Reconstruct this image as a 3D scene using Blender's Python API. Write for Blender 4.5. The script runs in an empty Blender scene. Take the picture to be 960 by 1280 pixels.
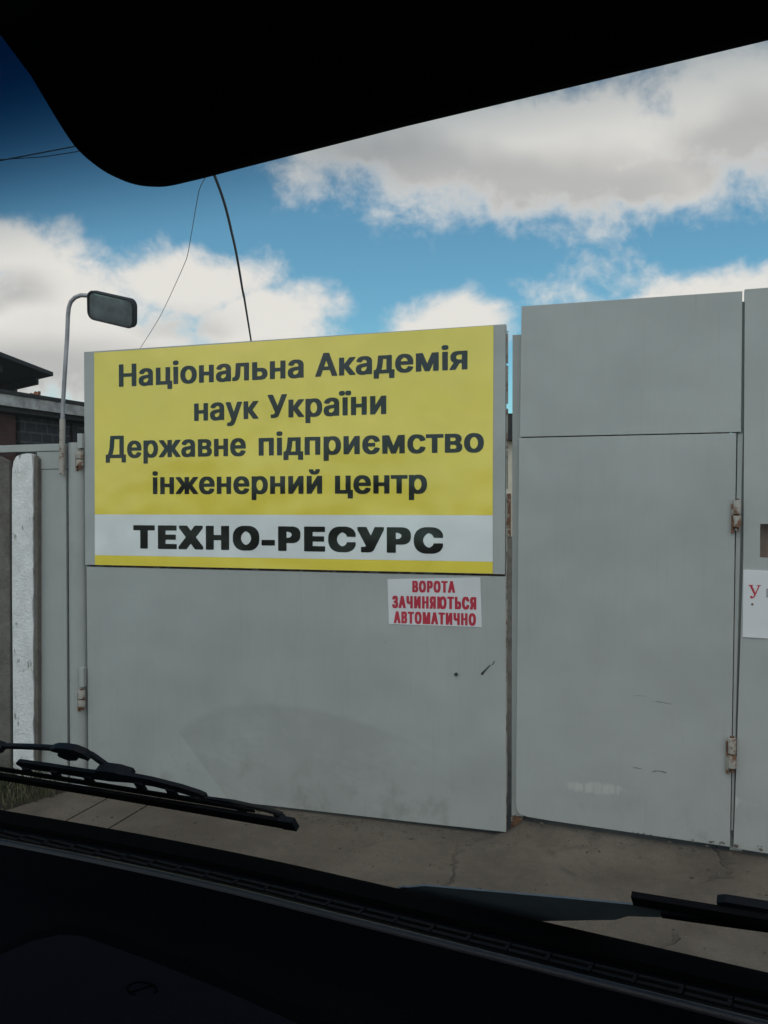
import bpy, bmesh, math, random
from mathutils import Vector, Matrix
from math import radians as R, sin, cos, pi
random.seed(4)
S = bpy.context.scene
COL = S.collection

# tuning of light and air, all in one place
EXPOSURE = 0.30
SUN_POWER = 0.25
SKY_TONE = (.60, 1.01, 1.03)
CLOUD_WHITE = (7.9, 7.5, 7.2)
CLOUD_GREY = (4.9, 4.75, 4.75)
CLOUD_UNSEEN_BOOST = 0.75
DUST_THIN = .005
DUST_HIGH = .024
GLASS_CLEAR = (.92, .925, .91)
GLASS_BAND = (.0, .14, .24)

# ------------------------------------------------------------------ camera, sky, sun, exposure
EYE = 1.75
cam = bpy.data.cameras.new('camera')
cam.sensor_fit = 'VERTICAL'
cam.sensor_height = 24.0
cam.lens = 24.0 * 1080 / 1280
cam.clip_start = 0.02
cam.clip_end = 6000
camo = bpy.data.objects.new('camera', cam)
camo.location = (0, 0, EYE)
camo.rotation_euler = (R(90 - 0.8), 0, 0)
COL.objects.link(camo)
S.camera = camo

SUN_EL, SUN_AZ = 52, 195          # azimuth clockwise from +Y, sun behind thin cloud, high over the vehicle's roof
w = bpy.data.worlds.new('World')
S.world = w
w.use_nodes = True
nt = w.node_tree
nt.nodes.clear()


class Nodes:
    """small helper for building shader maths"""
    def __init__(self, tree):
        self.t = tree

    def n(self, typ, **kw):
        nd = self.t.nodes.new(typ)
        for k, v in kw.items():
            setattr(nd, k, v)
        return nd

    def put(self, sock, v):
        if isinstance(v, bpy.types.NodeSocket):
            self.t.links.new(v, sock)
        elif v is not None:
            sock.default_value = v

    def m(self, op, a, b=None, c=None, clamp=False):
        nd = self.n('ShaderNodeMath', operation=op, use_clamp=clamp)
        for i, v in enumerate((a, b, c)):
            if v is not None:
                self.put(nd.inputs[i], v)
        return nd.outputs[0]

    def mix(self, f, a, b):
        nd = self.n('ShaderNodeMix', data_type='RGBA')
        self.put(nd.inputs['Factor'], f)
        self.put(nd.inputs[6], a if isinstance(a, bpy.types.NodeSocket) else tuple(a) + (1,) * (4 - len(a)))
        self.put(nd.inputs[7], b if isinstance(b, bpy.types.NodeSocket) else tuple(b) + (1,) * (4 - len(b)))
        return nd.outputs[2]

    def noise(self, vec, scale, detail=4, rough=.55, dist=0.0):
        nd = self.n('ShaderNodeTexNoise')
        self.put(nd.inputs['Vector'], vec)
        nd.inputs['Scale'].default_value = scale
        nd.inputs['Detail'].default_value = detail
        nd.inputs['Roughness'].default_value = rough
        nd.inputs['Distortion'].default_value = dist
        return nd.outputs[0]

    def ss(self, v, a, b):
        nd = self.n('ShaderNodeMapRange', interpolation_type='SMOOTHSTEP')
        self.put(nd.inputs[0], v)
        nd.inputs[1].default_value = a
        nd.inputs[2].default_value = b
        return nd.outputs[0]

    def vec(self, v, scale=(1, 1, 1), loc=(0, 0, 0)):
        nd = self.n('ShaderNodeMapping')
        self.put(nd.inputs[0], v)
        nd.inputs['Scale'].default_value = scale
        nd.inputs['Location'].default_value = loc
        return nd.outputs[0]


N = Nodes(nt)
sky = N.n('ShaderNodeTexSky', sky_type='NISHITA')
sky.sun_disc = False
sky.sun_elevation = R(SUN_EL)
sky.sun_rotation = R(SUN_AZ)
sky.air_density = 1.0
sky.dust_density = 0.6
sky.ozone_density = 1.0
geo = N.n('ShaderNodeTexCoord').outputs['Generated']
sep = N.n('ShaderNodeSeparateXYZ')
N.put(sep.inputs[0], geo)
dx, dy, dz = sep.outputs
ysafe = N.m('MAXIMUM', dy, .08)
A = N.m('DIVIDE', dx, ysafe)                    # direction towards the gate as tangents
B = N.m('DIVIDE', dz, ysafe)
nA = N.noise(geo, 5.0, 3, .6)
nB = N.noise(N.vec(geo, loc=(7, 3, 1)), 5.0, 3, .6)
Aw = N.m('ADD', A, N.m('MULTIPLY', N.m('SUBTRACT', nA, .5), .12))
Bw = N.m('ADD', B, N.m('MULTIPLY', N.m('SUBTRACT', nB, .5), .10))
BLOBS = [   # bearing, height (tangents), half width, half height, strength
    (.175, .400, .330, .098), (.41, .44, .16, .125), (.02, .425, .20, .085), (.30, .365, .12, .045),
    (-.40, .185, .26, .130), (-.145, .20, .105, .052), (-.47, .30, .14, .045), (-.22, .25, .12, .050),
    (.085, .205, .080, .048), (.40, .243, .14, .030, .55), (.26, .262, .10, .022, .28), (.21, .246, .09, .022, .22), (.50, .21, .20, .05), (.30, .22, .05, .03)]


def cloud_field(up):
    f = None
    for (a0, b0, ra, rb, *st) in BLOBS:
        da = N.m('DIVIDE', N.m('SUBTRACT', Aw, a0), ra)
        db = N.m('DIVIDE', N.m('SUBTRACT', N.m('ADD', Bw, up), b0), rb)
        r = N.m('SQRT', N.m('ADD', N.m('MULTIPLY', da, da), N.m('MULTIPLY', db, db)))
        v = N.m('MULTIPLY', N.m('SUBTRACT', 1.0, r), st[0] if st else 1.0)
        f = v if f is None else N.m('MAXIMUM', f, v)
    return f


field = cloud_field(0)
front = N.ss(dy, .12, .35)
fb = N.noise(N.vec(geo, (1, 1, 1.6)), 3.0, 8, .6, .3)        # clouds of the rest of the sky
back = N.m('MULTIPLY', N.m('SUBTRACT', fb, .46), 5.0)
fieldf = N.m('ADD', N.m('MULTIPLY', field, front), N.m('MULTIPLY', back, N.m('SUBTRACT', 1.0, front)))
det = N.noise(N.vec(geo, (1, 1, 1.15)), 15.0, 9, .62, .25)
fine = N.noise(geo, 50.0, 6, .6, .3)
dens = N.m('ADD', fieldf, N.m('ADD', N.m('MULTIPLY', N.m('SUBTRACT', det, .5), 1.25), N.m('MULTIPLY', N.m('SUBTRACT', fine, .5), .35)))
alpha = N.ss(dens, -.08, .50)
thick = N.ss(dens, .22, .95)
lumn = N.noise(N.vec(geo, (1, 1, 2.2), (3, 1, 5)), 4.0, 3, .5, .2)
above = N.m('ADD', cloud_field(.05), N.m('MULTIPLY', N.m('SUBTRACT', lumn, .5), 1.3))      # cloud stacked over a point shades it
grey = N.m('MULTIPLY', N.ss(dens, .12, .6), N.ss(above, .22, .95))
ccol = N.mix(grey, CLOUD_WHITE, CLOUD_GREY)
lit = N.n('ShaderNodeVectorMath', operation='SCALE')           # clouds out of view, boosted to throw more light on the gate
N.put(lit.inputs[0], ccol)
N.put(lit.inputs['Scale'], N.m('ADD', 1.0, N.m('MULTIPLY', N.m('SUBTRACT', 1.0, front), CLOUD_UNSEEN_BOOST)))
ccol = lit.outputs[0]
skyc = N.n('ShaderNodeVectorMath', operation='MULTIPLY')
N.put(skyc.inputs[0], sky.outputs[0])
skyc.inputs[1].default_value = SKY_TONE
horizon = N.ss(dz, -.02, .03)
allc = N.mix(N.m('MULTIPLY', N.m('MULTIPLY', alpha, horizon), .96), skyc.outputs[0], ccol)
bg = N.n('ShaderNodeBackground')
N.put(bg.inputs[0], allc)
bg.inputs[1].default_value = 0.10
out = N.n('ShaderNodeOutputWorld')
N.put(out.inputs[0], bg.outputs[0])

sl = bpy.data.lights.new('sun', 'SUN')
sl.energy = SUN_POWER
sl.angle = R(18)
sl.color = (1, .95, .88)
so = bpy.data.objects.new('sun', sl)
az = R(SUN_AZ)
el = R(SUN_EL)
sd = Vector((sin(az) * cos(el), cos(az) * cos(el), sin(el)))
so.rotation_euler = sd.to_track_quat('Z', 'Y').to_euler()
so.location = sd * 50
COL.objects.link(so)

S.view_settings.view_transform = 'Standard'
S.view_settings.look = 'None'
S.view_settings.gamma = 1
S.view_settings.use_curve_mapping = False
S.view_settings.exposure = EXPOSURE
S.render.engine = 'CYCLES'
S.cycles.max_bounces = 10
S.cycles.transparent_max_bounces = 16
S.cycles.use_denoising = True

SA_ = sin(R(55))                 # the windscreen leans at 55 degrees


# ------------------------------------------------------------------ materials
def mat(name):
    m = bpy.data.materials.new(name)
    m.use_nodes = True
    t = m.node_tree
    b = t.nodes['Principled BSDF']
    return m, Nodes(t), b


def ocoord(n):
    return n.n('ShaderNodeTexCoord').outputs['Object']


def bump(n, b, h, dist, strength=1.0):
    nd = n.n('ShaderNodeBump')
    nd.inputs['Strength'].default_value = strength
    nd.inputs['Distance'].default_value = dist
    n.put(nd.inputs['Height'], h)
    n.put(b.inputs['Normal'], nd.outputs[0])


def plain(name, col, rough=.5, metal=0.0, var=.12, scale=30, bdist=0.0, bscale=200, spec=.5):
    m, n, b = mat(name)
    o = ocoord(n)
    f = n.noise(o, scale, 5, .6)
    lo = tuple(c * (1 - var) for c in col)
    hi = tuple(min(1, c * (1 + var)) for c in col)
    n.put(b.inputs['Base Color'], n.mix(n.ss(f, .3, .7), lo, hi))
    n.put(b.inputs['Roughness'], n.m('ADD', n.m('MULTIPLY', n.m('SUBTRACT', f, .5), .2), rough, clamp=True))
    b.inputs['Metallic'].default_value = metal
    b.inputs['Specular IOR Level'].default_value = spec
    if bdist:
        bump(n, b, n.noise(o, bscale, 3, .5), bdist)
    return m


def paint(name, col, rough=.42, streak=1.0, rusty=1.0, seed=0.0, smear=None):
    """old brushed gate paint on sheet steel"""
    m, n, b = mat(name)
    o = n.vec(ocoord(n), loc=(seed, seed * .7, seed * 1.3))
    big = n.noise(o, 1.6, 4, .6, .3)
    mid = n.noise(o, 9.0, 6, .65)
    fin = n.noise(o, 90.0, 3, .6)
    brush = n.noise(n.vec(o, (26, 26, 1.1)), 2.0, 5, .6)
    c = n.mix(n.ss(big, .3, .7), tuple(x * .93 for x in col), tuple(x * 1.06 for x in col))
    c = n.mix(n.m('MULTIPLY', n.ss(mid, .40, .75), .13), c, (col[0] * .80, col[1] * .78, col[2] * .72))
    c = n.mix(n.m('MULTIPLY', n.ss(brush, .5, .78), .20 * streak), c, (col[0] * .78, col[1] * .75, col[2] * .68))
    c = n.mix(n.m('MULTIPLY', n.ss(fin, .62, .8), .03), c, (col[0] * 1.15, col[1] * 1.15, col[2] * 1.12))
    raw = ocoord(n)
    sx = n.n('ShaderNodeSeparateXYZ')
    n.put(sx.inputs[0], raw)
    splash = n.m('MULTIPLY', n.ss(n.noise(n.vec(o, (1, 1, .8)), 6.0, 7, .7), .50, .66), n.ss(n.m('ADD', sx.outputs[2], n.m('MULTIPLY', big, -.35)), .22, -.12))
    c = n.mix(n.m('MULTIPLY', splash, .30), c, (.17, .145, .115))        # mud thrown up by wheels
    run = n.m('MULTIPLY', n.ss(n.noise(n.vec(o, (14, 14, .5)), 3.0, 4, .6), .66, .78), n.ss(mid, .35, .6))
    c = n.mix(n.m('MULTIPLY', run, .16), c, (.20, .15, .10))
    if smear:
        qx = n.m('DIVIDE', n.m('SUBTRACT', sx.outputs[0], smear[0]), smear[2])
        qz = n.m('DIVIDE', n.m('SUBTRACT', sx.outputs[2], smear[1]), smear[3])
        q = n.m('SQRT', n.m('ADD', n.m('MULTIPLY', qx, qx), n.m('MULTIPLY', qz, qz)))
        sm = n.m('MULTIPLY', n.ss(n.m('ADD', q, n.m('MULTIPLY', n.m('SUBTRACT', n.noise(o, 14, 5, .65), .5), 1.6)), 1.0, .45), n.ss(brush, .25, .6))
        c = n.mix(n.m('MULTIPLY', sm, .55), c, (.60, .60, .57))          # dried whitish smear
    spots = n.m('MULTIPLY', n.ss(n.noise(o, 34.0, 4, .7), .70, .76), n.ss(n.noise(o, 2.2, 2), .50, .66))
    c = n.mix(n.m('MULTIPLY', spots, .65 * rusty), c, (.16, .075, .035))
    n.put(b.inputs['Base Color'], c)
    n.put(b.inputs['Roughness'], n.m('ADD', n.m('MULTIPLY', mid, .12), rough - .06))
    h = n.m('ADD', n.m('MULTIPLY', n.noise(o, 1.3, 2), 10.0),
            n.m('ADD', n.m('MULTIPLY', fin, .002), n.m('MULTIPLY', n.noise(n.vec(o, (40, 40, 4)), 3, 3), .05)))
    bump(n, b, h, .004, .7)
    return m


def vinyl(name, col, rough=.16, spec=.85):
    m, n, b = mat(name)
    o = ocoord(n)
    f = n.noise(o, 3.0, 4, .6, .4)
    g = n.noise(n.vec(o, (5, 5, 1)), 2.0, 5, .6)
    c = n.mix(n.ss(f, .3, .7), tuple(x * .96 for x in col), tuple(x * 1.03 for x in col))
    c = n.mix(n.m('MULTIPLY', n.ss(g, .52, .8), .06), c, tuple(x * .72 for x in col))
    n.put(b.inputs['Base Color'], c)
    n.put(b.inputs['Roughness'], n.m('ADD', n.m('MULTIPLY', g, .16), rough - .06))
    b.inputs['Specular IOR Level'].default_value = spec
    bump(n, b, n.m('ADD', n.m('MULTIPLY', n.noise(o, 1.9, 2, .5), 8), n.m('MULTIPLY', n.noise(n.vec(o, (1, 1, 3)), 1.7, 1), .7)), .004, .8)
    return m


def rust_mat():
    m, n, b = mat('rusty_steel')
    o = ocoord(n)
    f = n.noise(o, 40, 6, .7)
    c = n.mix(n.ss(f, .35, .62), (.055, .03, .02), (.20, .09, .045))
    c = n.mix(n.ss(n.noise(o, 18, 5, .65), .52, .60), c, (.33, .31, .27))
    n.put(b.inputs['Base Color'], c)
    b.inputs['Roughness'].default_value = .85
    bump(n, b, f, .002)
    return m


def hinge_mat():
    m, n, b = mat('painted_hinge_steel')
    o = ocoord(n)
    f = n.noise(o, 45, 6, .7)
    c = n.mix(n.ss(n.noise(o, 22, 5, .65), .50, .62), (.40, .37, .33), (.19, .09, .05))
    c = n.mix(n.ss(f, .6, .7), c, (.10, .05, .03))
    n.put(b.inputs['Base Color'], c)
    b.inputs['Roughness'].default_value = .7
    bump(n, b, f, .0015)
    return m


def whitewash():
    m, n, b = mat('whitewashed_concrete')
    o = ocoord(n)
    f = n.noise(o, 9, 8, .68, .3)
    g = n.noise(n.vec(o, (1, 1, .35)), 22, 6, .7)
    c = n.mix(n.ss(f, .3, .7), (.68, .67, .66), (.86, .85, .84))
    c = n.mix(n.ss(g, .60, .68), c, (.30, .28, .26))
    c = n.mix(n.ss(n.noise(o, 60, 4, .6), .66, .74), c, (.22, .20, .19))
    n.put(b.inputs['Base Color'], c)
    b.inputs['Roughness'].default_value = .9
    bump(n, b, n.m('ADD', g, n.noise(o, 70, 4, .6)), .006)
    return m


def concrete(name, c0, c1, scale=3.0, dark=(.09, .08, .07), bd=.006):
    m, n, b = mat(name)
    o = ocoord(n)
    f = n.noise(o, scale, 8, .68, .2)
    g = n.noise(o, scale * 12, 6, .7)
    h = n.noise(o, scale * 60, 3, .6)
    c = n.mix(n.ss(f, .3, .7), c0, c1)
    c = n.mix(n.m('MULTIPLY', n.ss(g, .52, .70), .5), c, dark)
    c = n.mix(n.m('MULTIPLY', n.ss(h, .60, .72), .5), c, tuple(x * 1.3 for x in c1))
    c = n.mix(n.m('MULTIPLY', n.ss(h, .40, .28), .6), c, dark)
    n.put(b.inputs['Base Color'], c)
    b.inputs['Roughness'].default_value = .92
    b.inputs['Specular IOR Level'].default_value = .25
    bump(n, b, n.m('ADD', n.m('MULTIPLY', g, 1.0), n.m('MULTIPLY', h, .5)), bd)
    return m


def yard_concrete():
    """driveway slab: blotches, oil stains, tyre dirt, fine cracks"""
    m, n, b = mat('driveway_concrete')
    o = ocoord(n)
    f = n.noise(o, 1.4, 8, .68, .3)
    g = n.noise(o, 14, 8, .7)
    h = n.noise(o, 120, 3, .6)
    c = n.mix(n.ss(f, .32, .68), (.098, .079, .063), (.156, .129, .104))
    c = n.mix(n.m('MULTIPLY', n.ss(g, .50, .72), .55), c, (.095, .082, .068))
    c = n.mix(n.m('MULTIPLY', n.ss(h, .60, .74), .6), c, (.23, .21, .185))
    c = n.mix(n.m('MULTIPLY', n.ss(h, .40, .27), .7), c, (.07, .06, .05))
    st = n.ss(n.noise(o, 2.7, 5, .6, .8), .60, .72)
    c = n.mix(n.m('MULTIPLY', st, .55), c, (.06, .052, .045))
    vo = n.n('ShaderNodeTexVoronoi', feature='DISTANCE_TO_EDGE')
    wob = n.n('ShaderNodeVectorMath', operation='ADD')
    nz = n.n('ShaderNodeTexNoise')
    n.put(nz.inputs['Vector'], o)
    nz.inputs['Scale'].default_value = 3.0
    nz.inputs['Detail'].default_value = 6
    n.put(wob.inputs[0], o)
    n.put(wob.inputs[1], n.vec(nz.outputs['Color'], (.35, .35, .35)))
    n.put(vo.inputs['Vector'], wob.outputs[0])
    vo.inputs['Scale'].default_value = .33
    crack = n.m('MULTIPLY', n.ss(vo.outputs['Distance'], .004, .001), n.ss(n.noise(o, 1.1, 3), .50, .58))
    c = n.mix(n.m('MULTIPLY', crack, .42), c, (.045, .04, .034))
    n.put(b.inputs['Base Color'], c)
    b.inputs['Roughness'].default_value = .95
    b.inputs['Specular IOR Level'].default_value = .2
    hh = n.m('SUBTRACT', n.m('ADD', g, n.m('MULTIPLY', h, .6)), n.m('MULTIPLY', crack, 1.5))
    bump(n, b, hh, .007)
    return m


def blockwork(name, c1, c2, mortar, scale):
    m, n, b = mat(name)
    o = ocoord(n)
    br = n.n('ShaderNodeTexBrick')
    sp = n.n('ShaderNodeSeparateXYZ')
    n.put(sp.inputs[0], o)
    cb = n.n('ShaderNodeCombineXYZ')
    n.put(cb.inputs[0], n.m('ADD', sp.outputs[0], sp.outputs[1]))
    n.put(cb.inputs[1], sp.outputs[2])
    n.put(br.inputs['Vector'], cb.outputs[0])
    br.inputs['Color1'].default_value = c1 + (1,)
    br.inputs['Color2'].default_value = c2 + (1,)
    br.inputs['Mortar'].default_value = mortar + (1,)
    br.inputs['Scale'].default_value = scale
    br.inputs['Mortar Size'].default_value = .025
    c = n.mix(n.m('MULTIPLY', n.ss(n.noise(o, 12, 6, .7), .45, .7), .5), br.outputs[0], tuple(x * .5 for x in c1))
    n.put(b.inputs['Base Color'], c)
    b.inputs['Roughness'].default_value = .95
    bump(n, b, n.m('MULTIPLY', br.outputs[1], -1.0), .01)
    return m


def glass_mat():
    """windscreen: clear laminated glass, green-blue shade band printed along the top edge, thin road dust"""
    m = bpy.data.materials.new('windscreen_glass')
    m.use_nodes = True
    t = m.node_tree
    t.nodes.clear()
    n = Nodes(t)
    o = ocoord(n)
    sp = n.n('ShaderNodeSeparateXYZ')
    n.put(sp.inputs[0], o)
    band = n.ss(n.m('ADD', sp.outputs[2], n.m('MULTIPLY', n.noise(o, 4, 2), .004)), 1.935, 2.06)
    tint = n.mix(band, GLASS_CLEAR, GLASS_BAND)
    tr = n.n('ShaderNodeBsdfTransparent')
    n.put(tr.inputs[0], tint)
    gl = n.n('ShaderNodeBsdfGlossy')
    gl.inputs['Roughness'].default_value = .01
    fr = n.n('ShaderNodeFresnel')
    fr.inputs[0].default_value = 1.3
    ms = n.n('ShaderNodeMixShader')
    back = n.n('ShaderNodeNewGeometry').outputs['Backfacing']      # one reflection per pane: leaving side stays clear
    n.put(ms.inputs[0], n.m('MULTIPLY', n.m('MULTIPLY', fr.outputs[0], .6), n.m('SUBTRACT', 1.0, back)))
    n.put(ms.inputs[1], tr.outputs[0])
    n.put(ms.inputs[2], gl.outputs[0])
    # road dust: a film lit from outside, thicker above the wiped part, and a dirty smear the blade leaves
    ddv = n.m('DIVIDE', n.m('SUBTRACT', sp.outputs[2], 1.26), SA_)
    ex = n.m('ADD', sp.outputs[0], .505)
    ev = n.m('SUBTRACT', ddv, .045)
    rr = n.m('SQRT', n.m('ADD', n.m('MULTIPLY', ex, ex), n.m('MULTIPLY', ev, ev)))
    left = n.m('SUBTRACT', n.m('ADD', sp.outputs[0], .659), n.m('MULTIPLY', ddv, -.168))
    nz = n.noise(n.vec(o, (1, 1, 2)), 9, 6, .7)
    smear = n.m('MULTIPLY', n.m('MULTIPLY', n.ss(rr, .290, .276), n.ss(n.m('ADD', left, n.m('MULTIPLY', nz, .004)), .0, .006)),
                n.m('MULTIPLY', n.m('MULTIPLY', n.ss(ddv, .112, .135), n.ss(sp.outputs[0], -.26, -.50)), n.ss(nz, .10, .55)))
    high = n.ss(n.m('ADD', sp.outputs[2], n.m('MULTIPLY', nz, .05)), 1.74, 1.92)
    film = n.m('ADD', n.m('MULTIPLY', n.noise(o, 5, 6, .65), DUST_THIN), n.m('MULTIPLY', high, DUST_HIGH))
    td = n.n('ShaderNodeBsdfTranslucent')
    td.inputs[0].default_value = (.80, .765, .68, 1)
    ms2 = n.n('ShaderNodeMixShader')
    n.put(ms2.inputs[0], n.m('MULTIPLY', film, n.m('SUBTRACT', 1.0, back)))
    n.put(ms2.inputs[1], ms.outputs[0])
    n.put(ms2.inputs[2], td.outputs[0])
    ts = n.n('ShaderNodeBsdfTranslucent')
    ts.inputs[0].default_value = (.27, .21, .145, 1)
    ms3 = n.n('ShaderNodeMixShader')
    n.put(ms3.inputs[0], n.m('MULTIPLY', n.m('MULTIPLY', smear, .17), n.m('SUBTRACT', 1.0, back)))
    n.put(ms3.inputs[1], ms2.outputs[0])
    n.put(ms3.inputs[2], ts.outputs[0])
    ms2 = ms3
    ou = n.n('ShaderNodeOutputMaterial')
    n.put(ou.inputs[0], ms2.outputs[0])
    return m


GATE = (.400, .410, .398)
M = dict(
    gate=paint('gate_paint', GATE),
    gate2=paint('gate_paint_right_leaf', tuple(c * 1.0 for c in GATE), seed=5.3, smear=(-.13, .305, .20, .035)),
    post=paint('post_paint', (.385, .395, .38), .5, seed=9.1),
    yellow=vinyl('yellow_vinyl', (.90, .72, .085)),
    white=vinyl('white_vinyl', (.80, .82, .82)),
    black=vinyl('black_vinyl', (.007, .0065, .006), .18, .6),
    paper=vinyl('white_sticker', (.72, .72, .74), .3),
    red=vinyl('red_print', (.50, .015, .045), .35),
    greyink=plain('grey_print', (.33, .33, .34), .5),
    rust=rust_mat(), hinge=hinge_mat(), whitewash=whitewash(),
    wallconc=concrete('old_concrete', (.13, .115, .10), (.24, .22, .195), 4.0, (.07, .06, .055), .012),
    drive=yard_concrete(),
    soil=concrete('bare_soil', (.05, .042, .034), (.10, .085, .066), 2.0, (.04, .034, .027), .03),
    block=blockwork('dark_blockwork', (.030, .032, .036), (.040, .041, .045), (.085, .085, .09), 2.6),
    brick=blockwork('dark_red_brick', (.085, .034, .028), (.10, .040, .032), (.07, .06, .056), 6.0),
    fascia=plain('weathered_white_board', (.42, .40, .38), .8, var=.35, scale=8),
    roofing=plain('dark_roofing', (.030, .028, .028), .9, var=.3, scale=12),
    timber=plain('dark_timber', (.022, .020, .022), .85, var=.3, scale=20),
    slotwood=plain('brown_slot_board', (.30, .215, .175), .8, var=.2, scale=14),
    scuff=plain('scuffed_steel', (.17, .165, .16), .6, var=.4, scale=60),
    grit=plain('grit', (.085, .072, .058), .95, var=.5, scale=7),
    cream=plain('cream_render', (.62, .55, .45), .9, var=.12, scale=3),
    tile=plain('broken_orange_tile', (.30, .12, .06), .9, var=.3, scale=30),
    pole=plain('galvanised_tube', (.33, .32, .34), .45, .5, .25, 12),
    shell=plain('black_mirror_shell', (.012, .012, .014), .5),
    mirror=plain('reflection_grey_mirror', (.29, .325, .34), .10, .55, .25, 9),  # grey of the mirrored surroundings put into the base colour
    cable=plain('black_cable', (.035, .033, .035), .6),
    greycable=plain('grey_cable', (.17, .17, .175), .6),
    wire=plain('pale_wire', (.32, .32, .33), .5),
    dash=plain('black_dashboard_plastic', (.0006, .0005, .0012), .65, 0, .10, 60, .0012, 420, .035),
    lid=plain('black_lid_plastic', (.0072, .0058, .0100), .85, 0, .12, 90, .0010, 500, .05),
    cloth=plain('black_visor_cloth', (.004, .004, .005), .95, 0, .2, 80, 0, 1, .05),
    frit=plain('black_trim', (.0010, .0010, .0012), .8, 0, .1, 40, 0, 1, .03),
    ridge_sheen=plain('ridge_sheen_plastic', (.005, .005, .0085), .42, 0, .15, 50, .0006, 400, .42),  # lighter bluish, glossier than the dash: highlight of its ridge put into the colour
    grille=plain('vent_grille_plastic', (.010, .010, .0115), .7, 0, .15, 60, 0, 1, .06),
    rubber=plain('wiper_rubber', (.003, .003, .0045), .7, 0, .2, 60, 0, 1, .1),
    wiper=plain('wiper_paint', (.0045, .0055, .0095), .55, 0, .25, 40, 0, 1, .15),
    armgrey=plain('dull_grey_arm', (.11, .135, .16), .6, 0, .12, 25, 0, 1, .3),
    body=plain('dark_van_paint', (.020, .024, .035), .3, 0, .05, 3),
    tyre=plain('tyre_rubber', (.02, .02, .02), .9),
    rim=plain('steel_rim', (.3, .3, .31), .4, .8),
    clear=glass_mat(),
)


# ------------------------------------------------------------------ mesh builder and tagging
class MB:
    def __init__(self):
        self.bm = bmesh.new()

    def box(self, x0, x1, y0, y1, z0, z1):
        vs = [self.bm.verts.new(p) for p in ((x0, y0, z0), (x1, y0, z0), (x1, y1, z0), (x0, y1, z0),
                                             (x0, y0, z1), (x1, y0, z1), (x1, y1, z1), (x0, y1, z1))]
        for f in ((3, 2, 1, 0), (4, 5, 6, 7), (0, 1, 5, 4), (1, 2, 6, 5), (2, 3, 7, 6), (3, 0, 4, 7)):
            self.bm.faces.new([vs[i] for i in f])
        return self

    def prism(self, pts, f, d0, d1):
        """outline pts (a,b) carried to 3-D by f(a,b,d), between depths d0 and d1"""
        A_ = [self.bm.verts.new(f(a, b, d0)) for a, b in pts]
        B_ = [self.bm.verts.new(f(a, b, d1)) for a, b in pts]
        self.bm.faces.new(A_)
        self.bm.faces.new(B_[::-1])
        k = len(pts)
        for i in range(k):
            self.bm.faces.new((A_[i], B_[i], B_[(i + 1) % k], A_[(i + 1) % k]))
        return self

    def tube(self, pts, r, seg=10, cap=True):
        pts = [Vector(p) for p in pts]
        rs = r if isinstance(r, (list, tuple)) else [r] * len(pts)
        rings = []
        ref = None
        for i, p in enumerate(pts):
            t = (pts[min(i + 1, len(pts) - 1)] - pts[max(i - 1, 0)]).normalized()
            if ref is None:
                ref = Vector((0, 0, 1)) if abs(t.z) < .9 else Vector((0, 1, 0))
            u = (ref - t * ref.dot(t)).normalized()
            ref = u
            v = t.cross(u)
            rings.append([self.bm.verts.new(p + (u * cos(2 * pi * k / seg) + v * sin(2 * pi * k / seg)) * rs[i]) for k in range(seg)])
        for a, b in zip(rings, rings[1:]):
            for k in range(seg):
                self.bm.faces.new((a[k], a[(k + 1) % seg], b[(k + 1) % seg], b[k]))
        if cap:
            self.bm.faces.new(rings[0][::-1])
            self.bm.faces.new(rings[-1])
        return self

    def build(self, name, m, parent=None, origin=(0, 0, 0), bevel=0, smooth=False, jag=0):
        bm = self.bm
        bmesh.ops.recalc_face_normals(bm, faces=bm.faces)
        if bevel:
            bmesh.ops.bevel(bm, geom=[e for e in bm.edges if e.calc_face_angle(0) > .5], offset=bevel, segments=2,
                            affect='EDGES', profile=.6, clamp_overlap=True)
        if jag:
            for v in bm.verts:
                v.co += Vector((random.uniform(-jag, jag), random.uniform(-jag, jag), random.uniform(-jag, jag)))
        bmesh.ops.translate(bm, verts=bm.verts, vec=-Vector(origin))
        me = bpy.data.meshes.new(name)
        bm.to_mesh(me)
        bm.free()
        me.materials.append(m)
        if smooth:
            for p in me.polygons:
                p.use_smooth = True
            me.set_sharp_from_angle(angle=R(38))
        o = bpy.data.objects.new(name, me)
        COL.objects.link(o)
        o.parent = parent
        return o


def tag(o, label=None, cat=None, group=None, kind=None):
    for k, v in (('label', label), ('category', cat), ('group', group), ('kind', kind)):
        if v:
            o[k] = v
    return o


def empty(name, loc, rot, label, cat, group=None):
    o = bpy.data.objects.new(name, None)
    o.empty_display_size = .2
    COL.objects.link(o)
    o.location = loc
    o.rotation_euler = (0, 0, rot)
    return tag(o, label, cat, group)


GA = R(-17.4)                    # the gate line: local x along it, y away from the road, z up
GO = Vector((0, 4.65, 0))
GROT = Matrix.Rotation(GA, 3, 'Z')


def gw(u, y=0, z=0):
    return GO + GROT @ Vector((u, y, z))


def gthing(name, org, label, cat, group=None):
    e = empty(name, gw(*org), GA, label, cat, group)
    return e


def gmesh(mb, name, m, org, label=None, cat=None, group=None, kind=None, **kw):
    """a thing that is one mesh, standing in the gate frame"""
    o = mb.build(name, m, None, org, **kw)
    o.location = gw(*org)
    o.rotation_euler = (0, 0, GA)
    return tag(o, label, cat, group, kind)


UZ = lambda a, b, d: (a, d, b)   # outline in the gate's face, depth d

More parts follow.
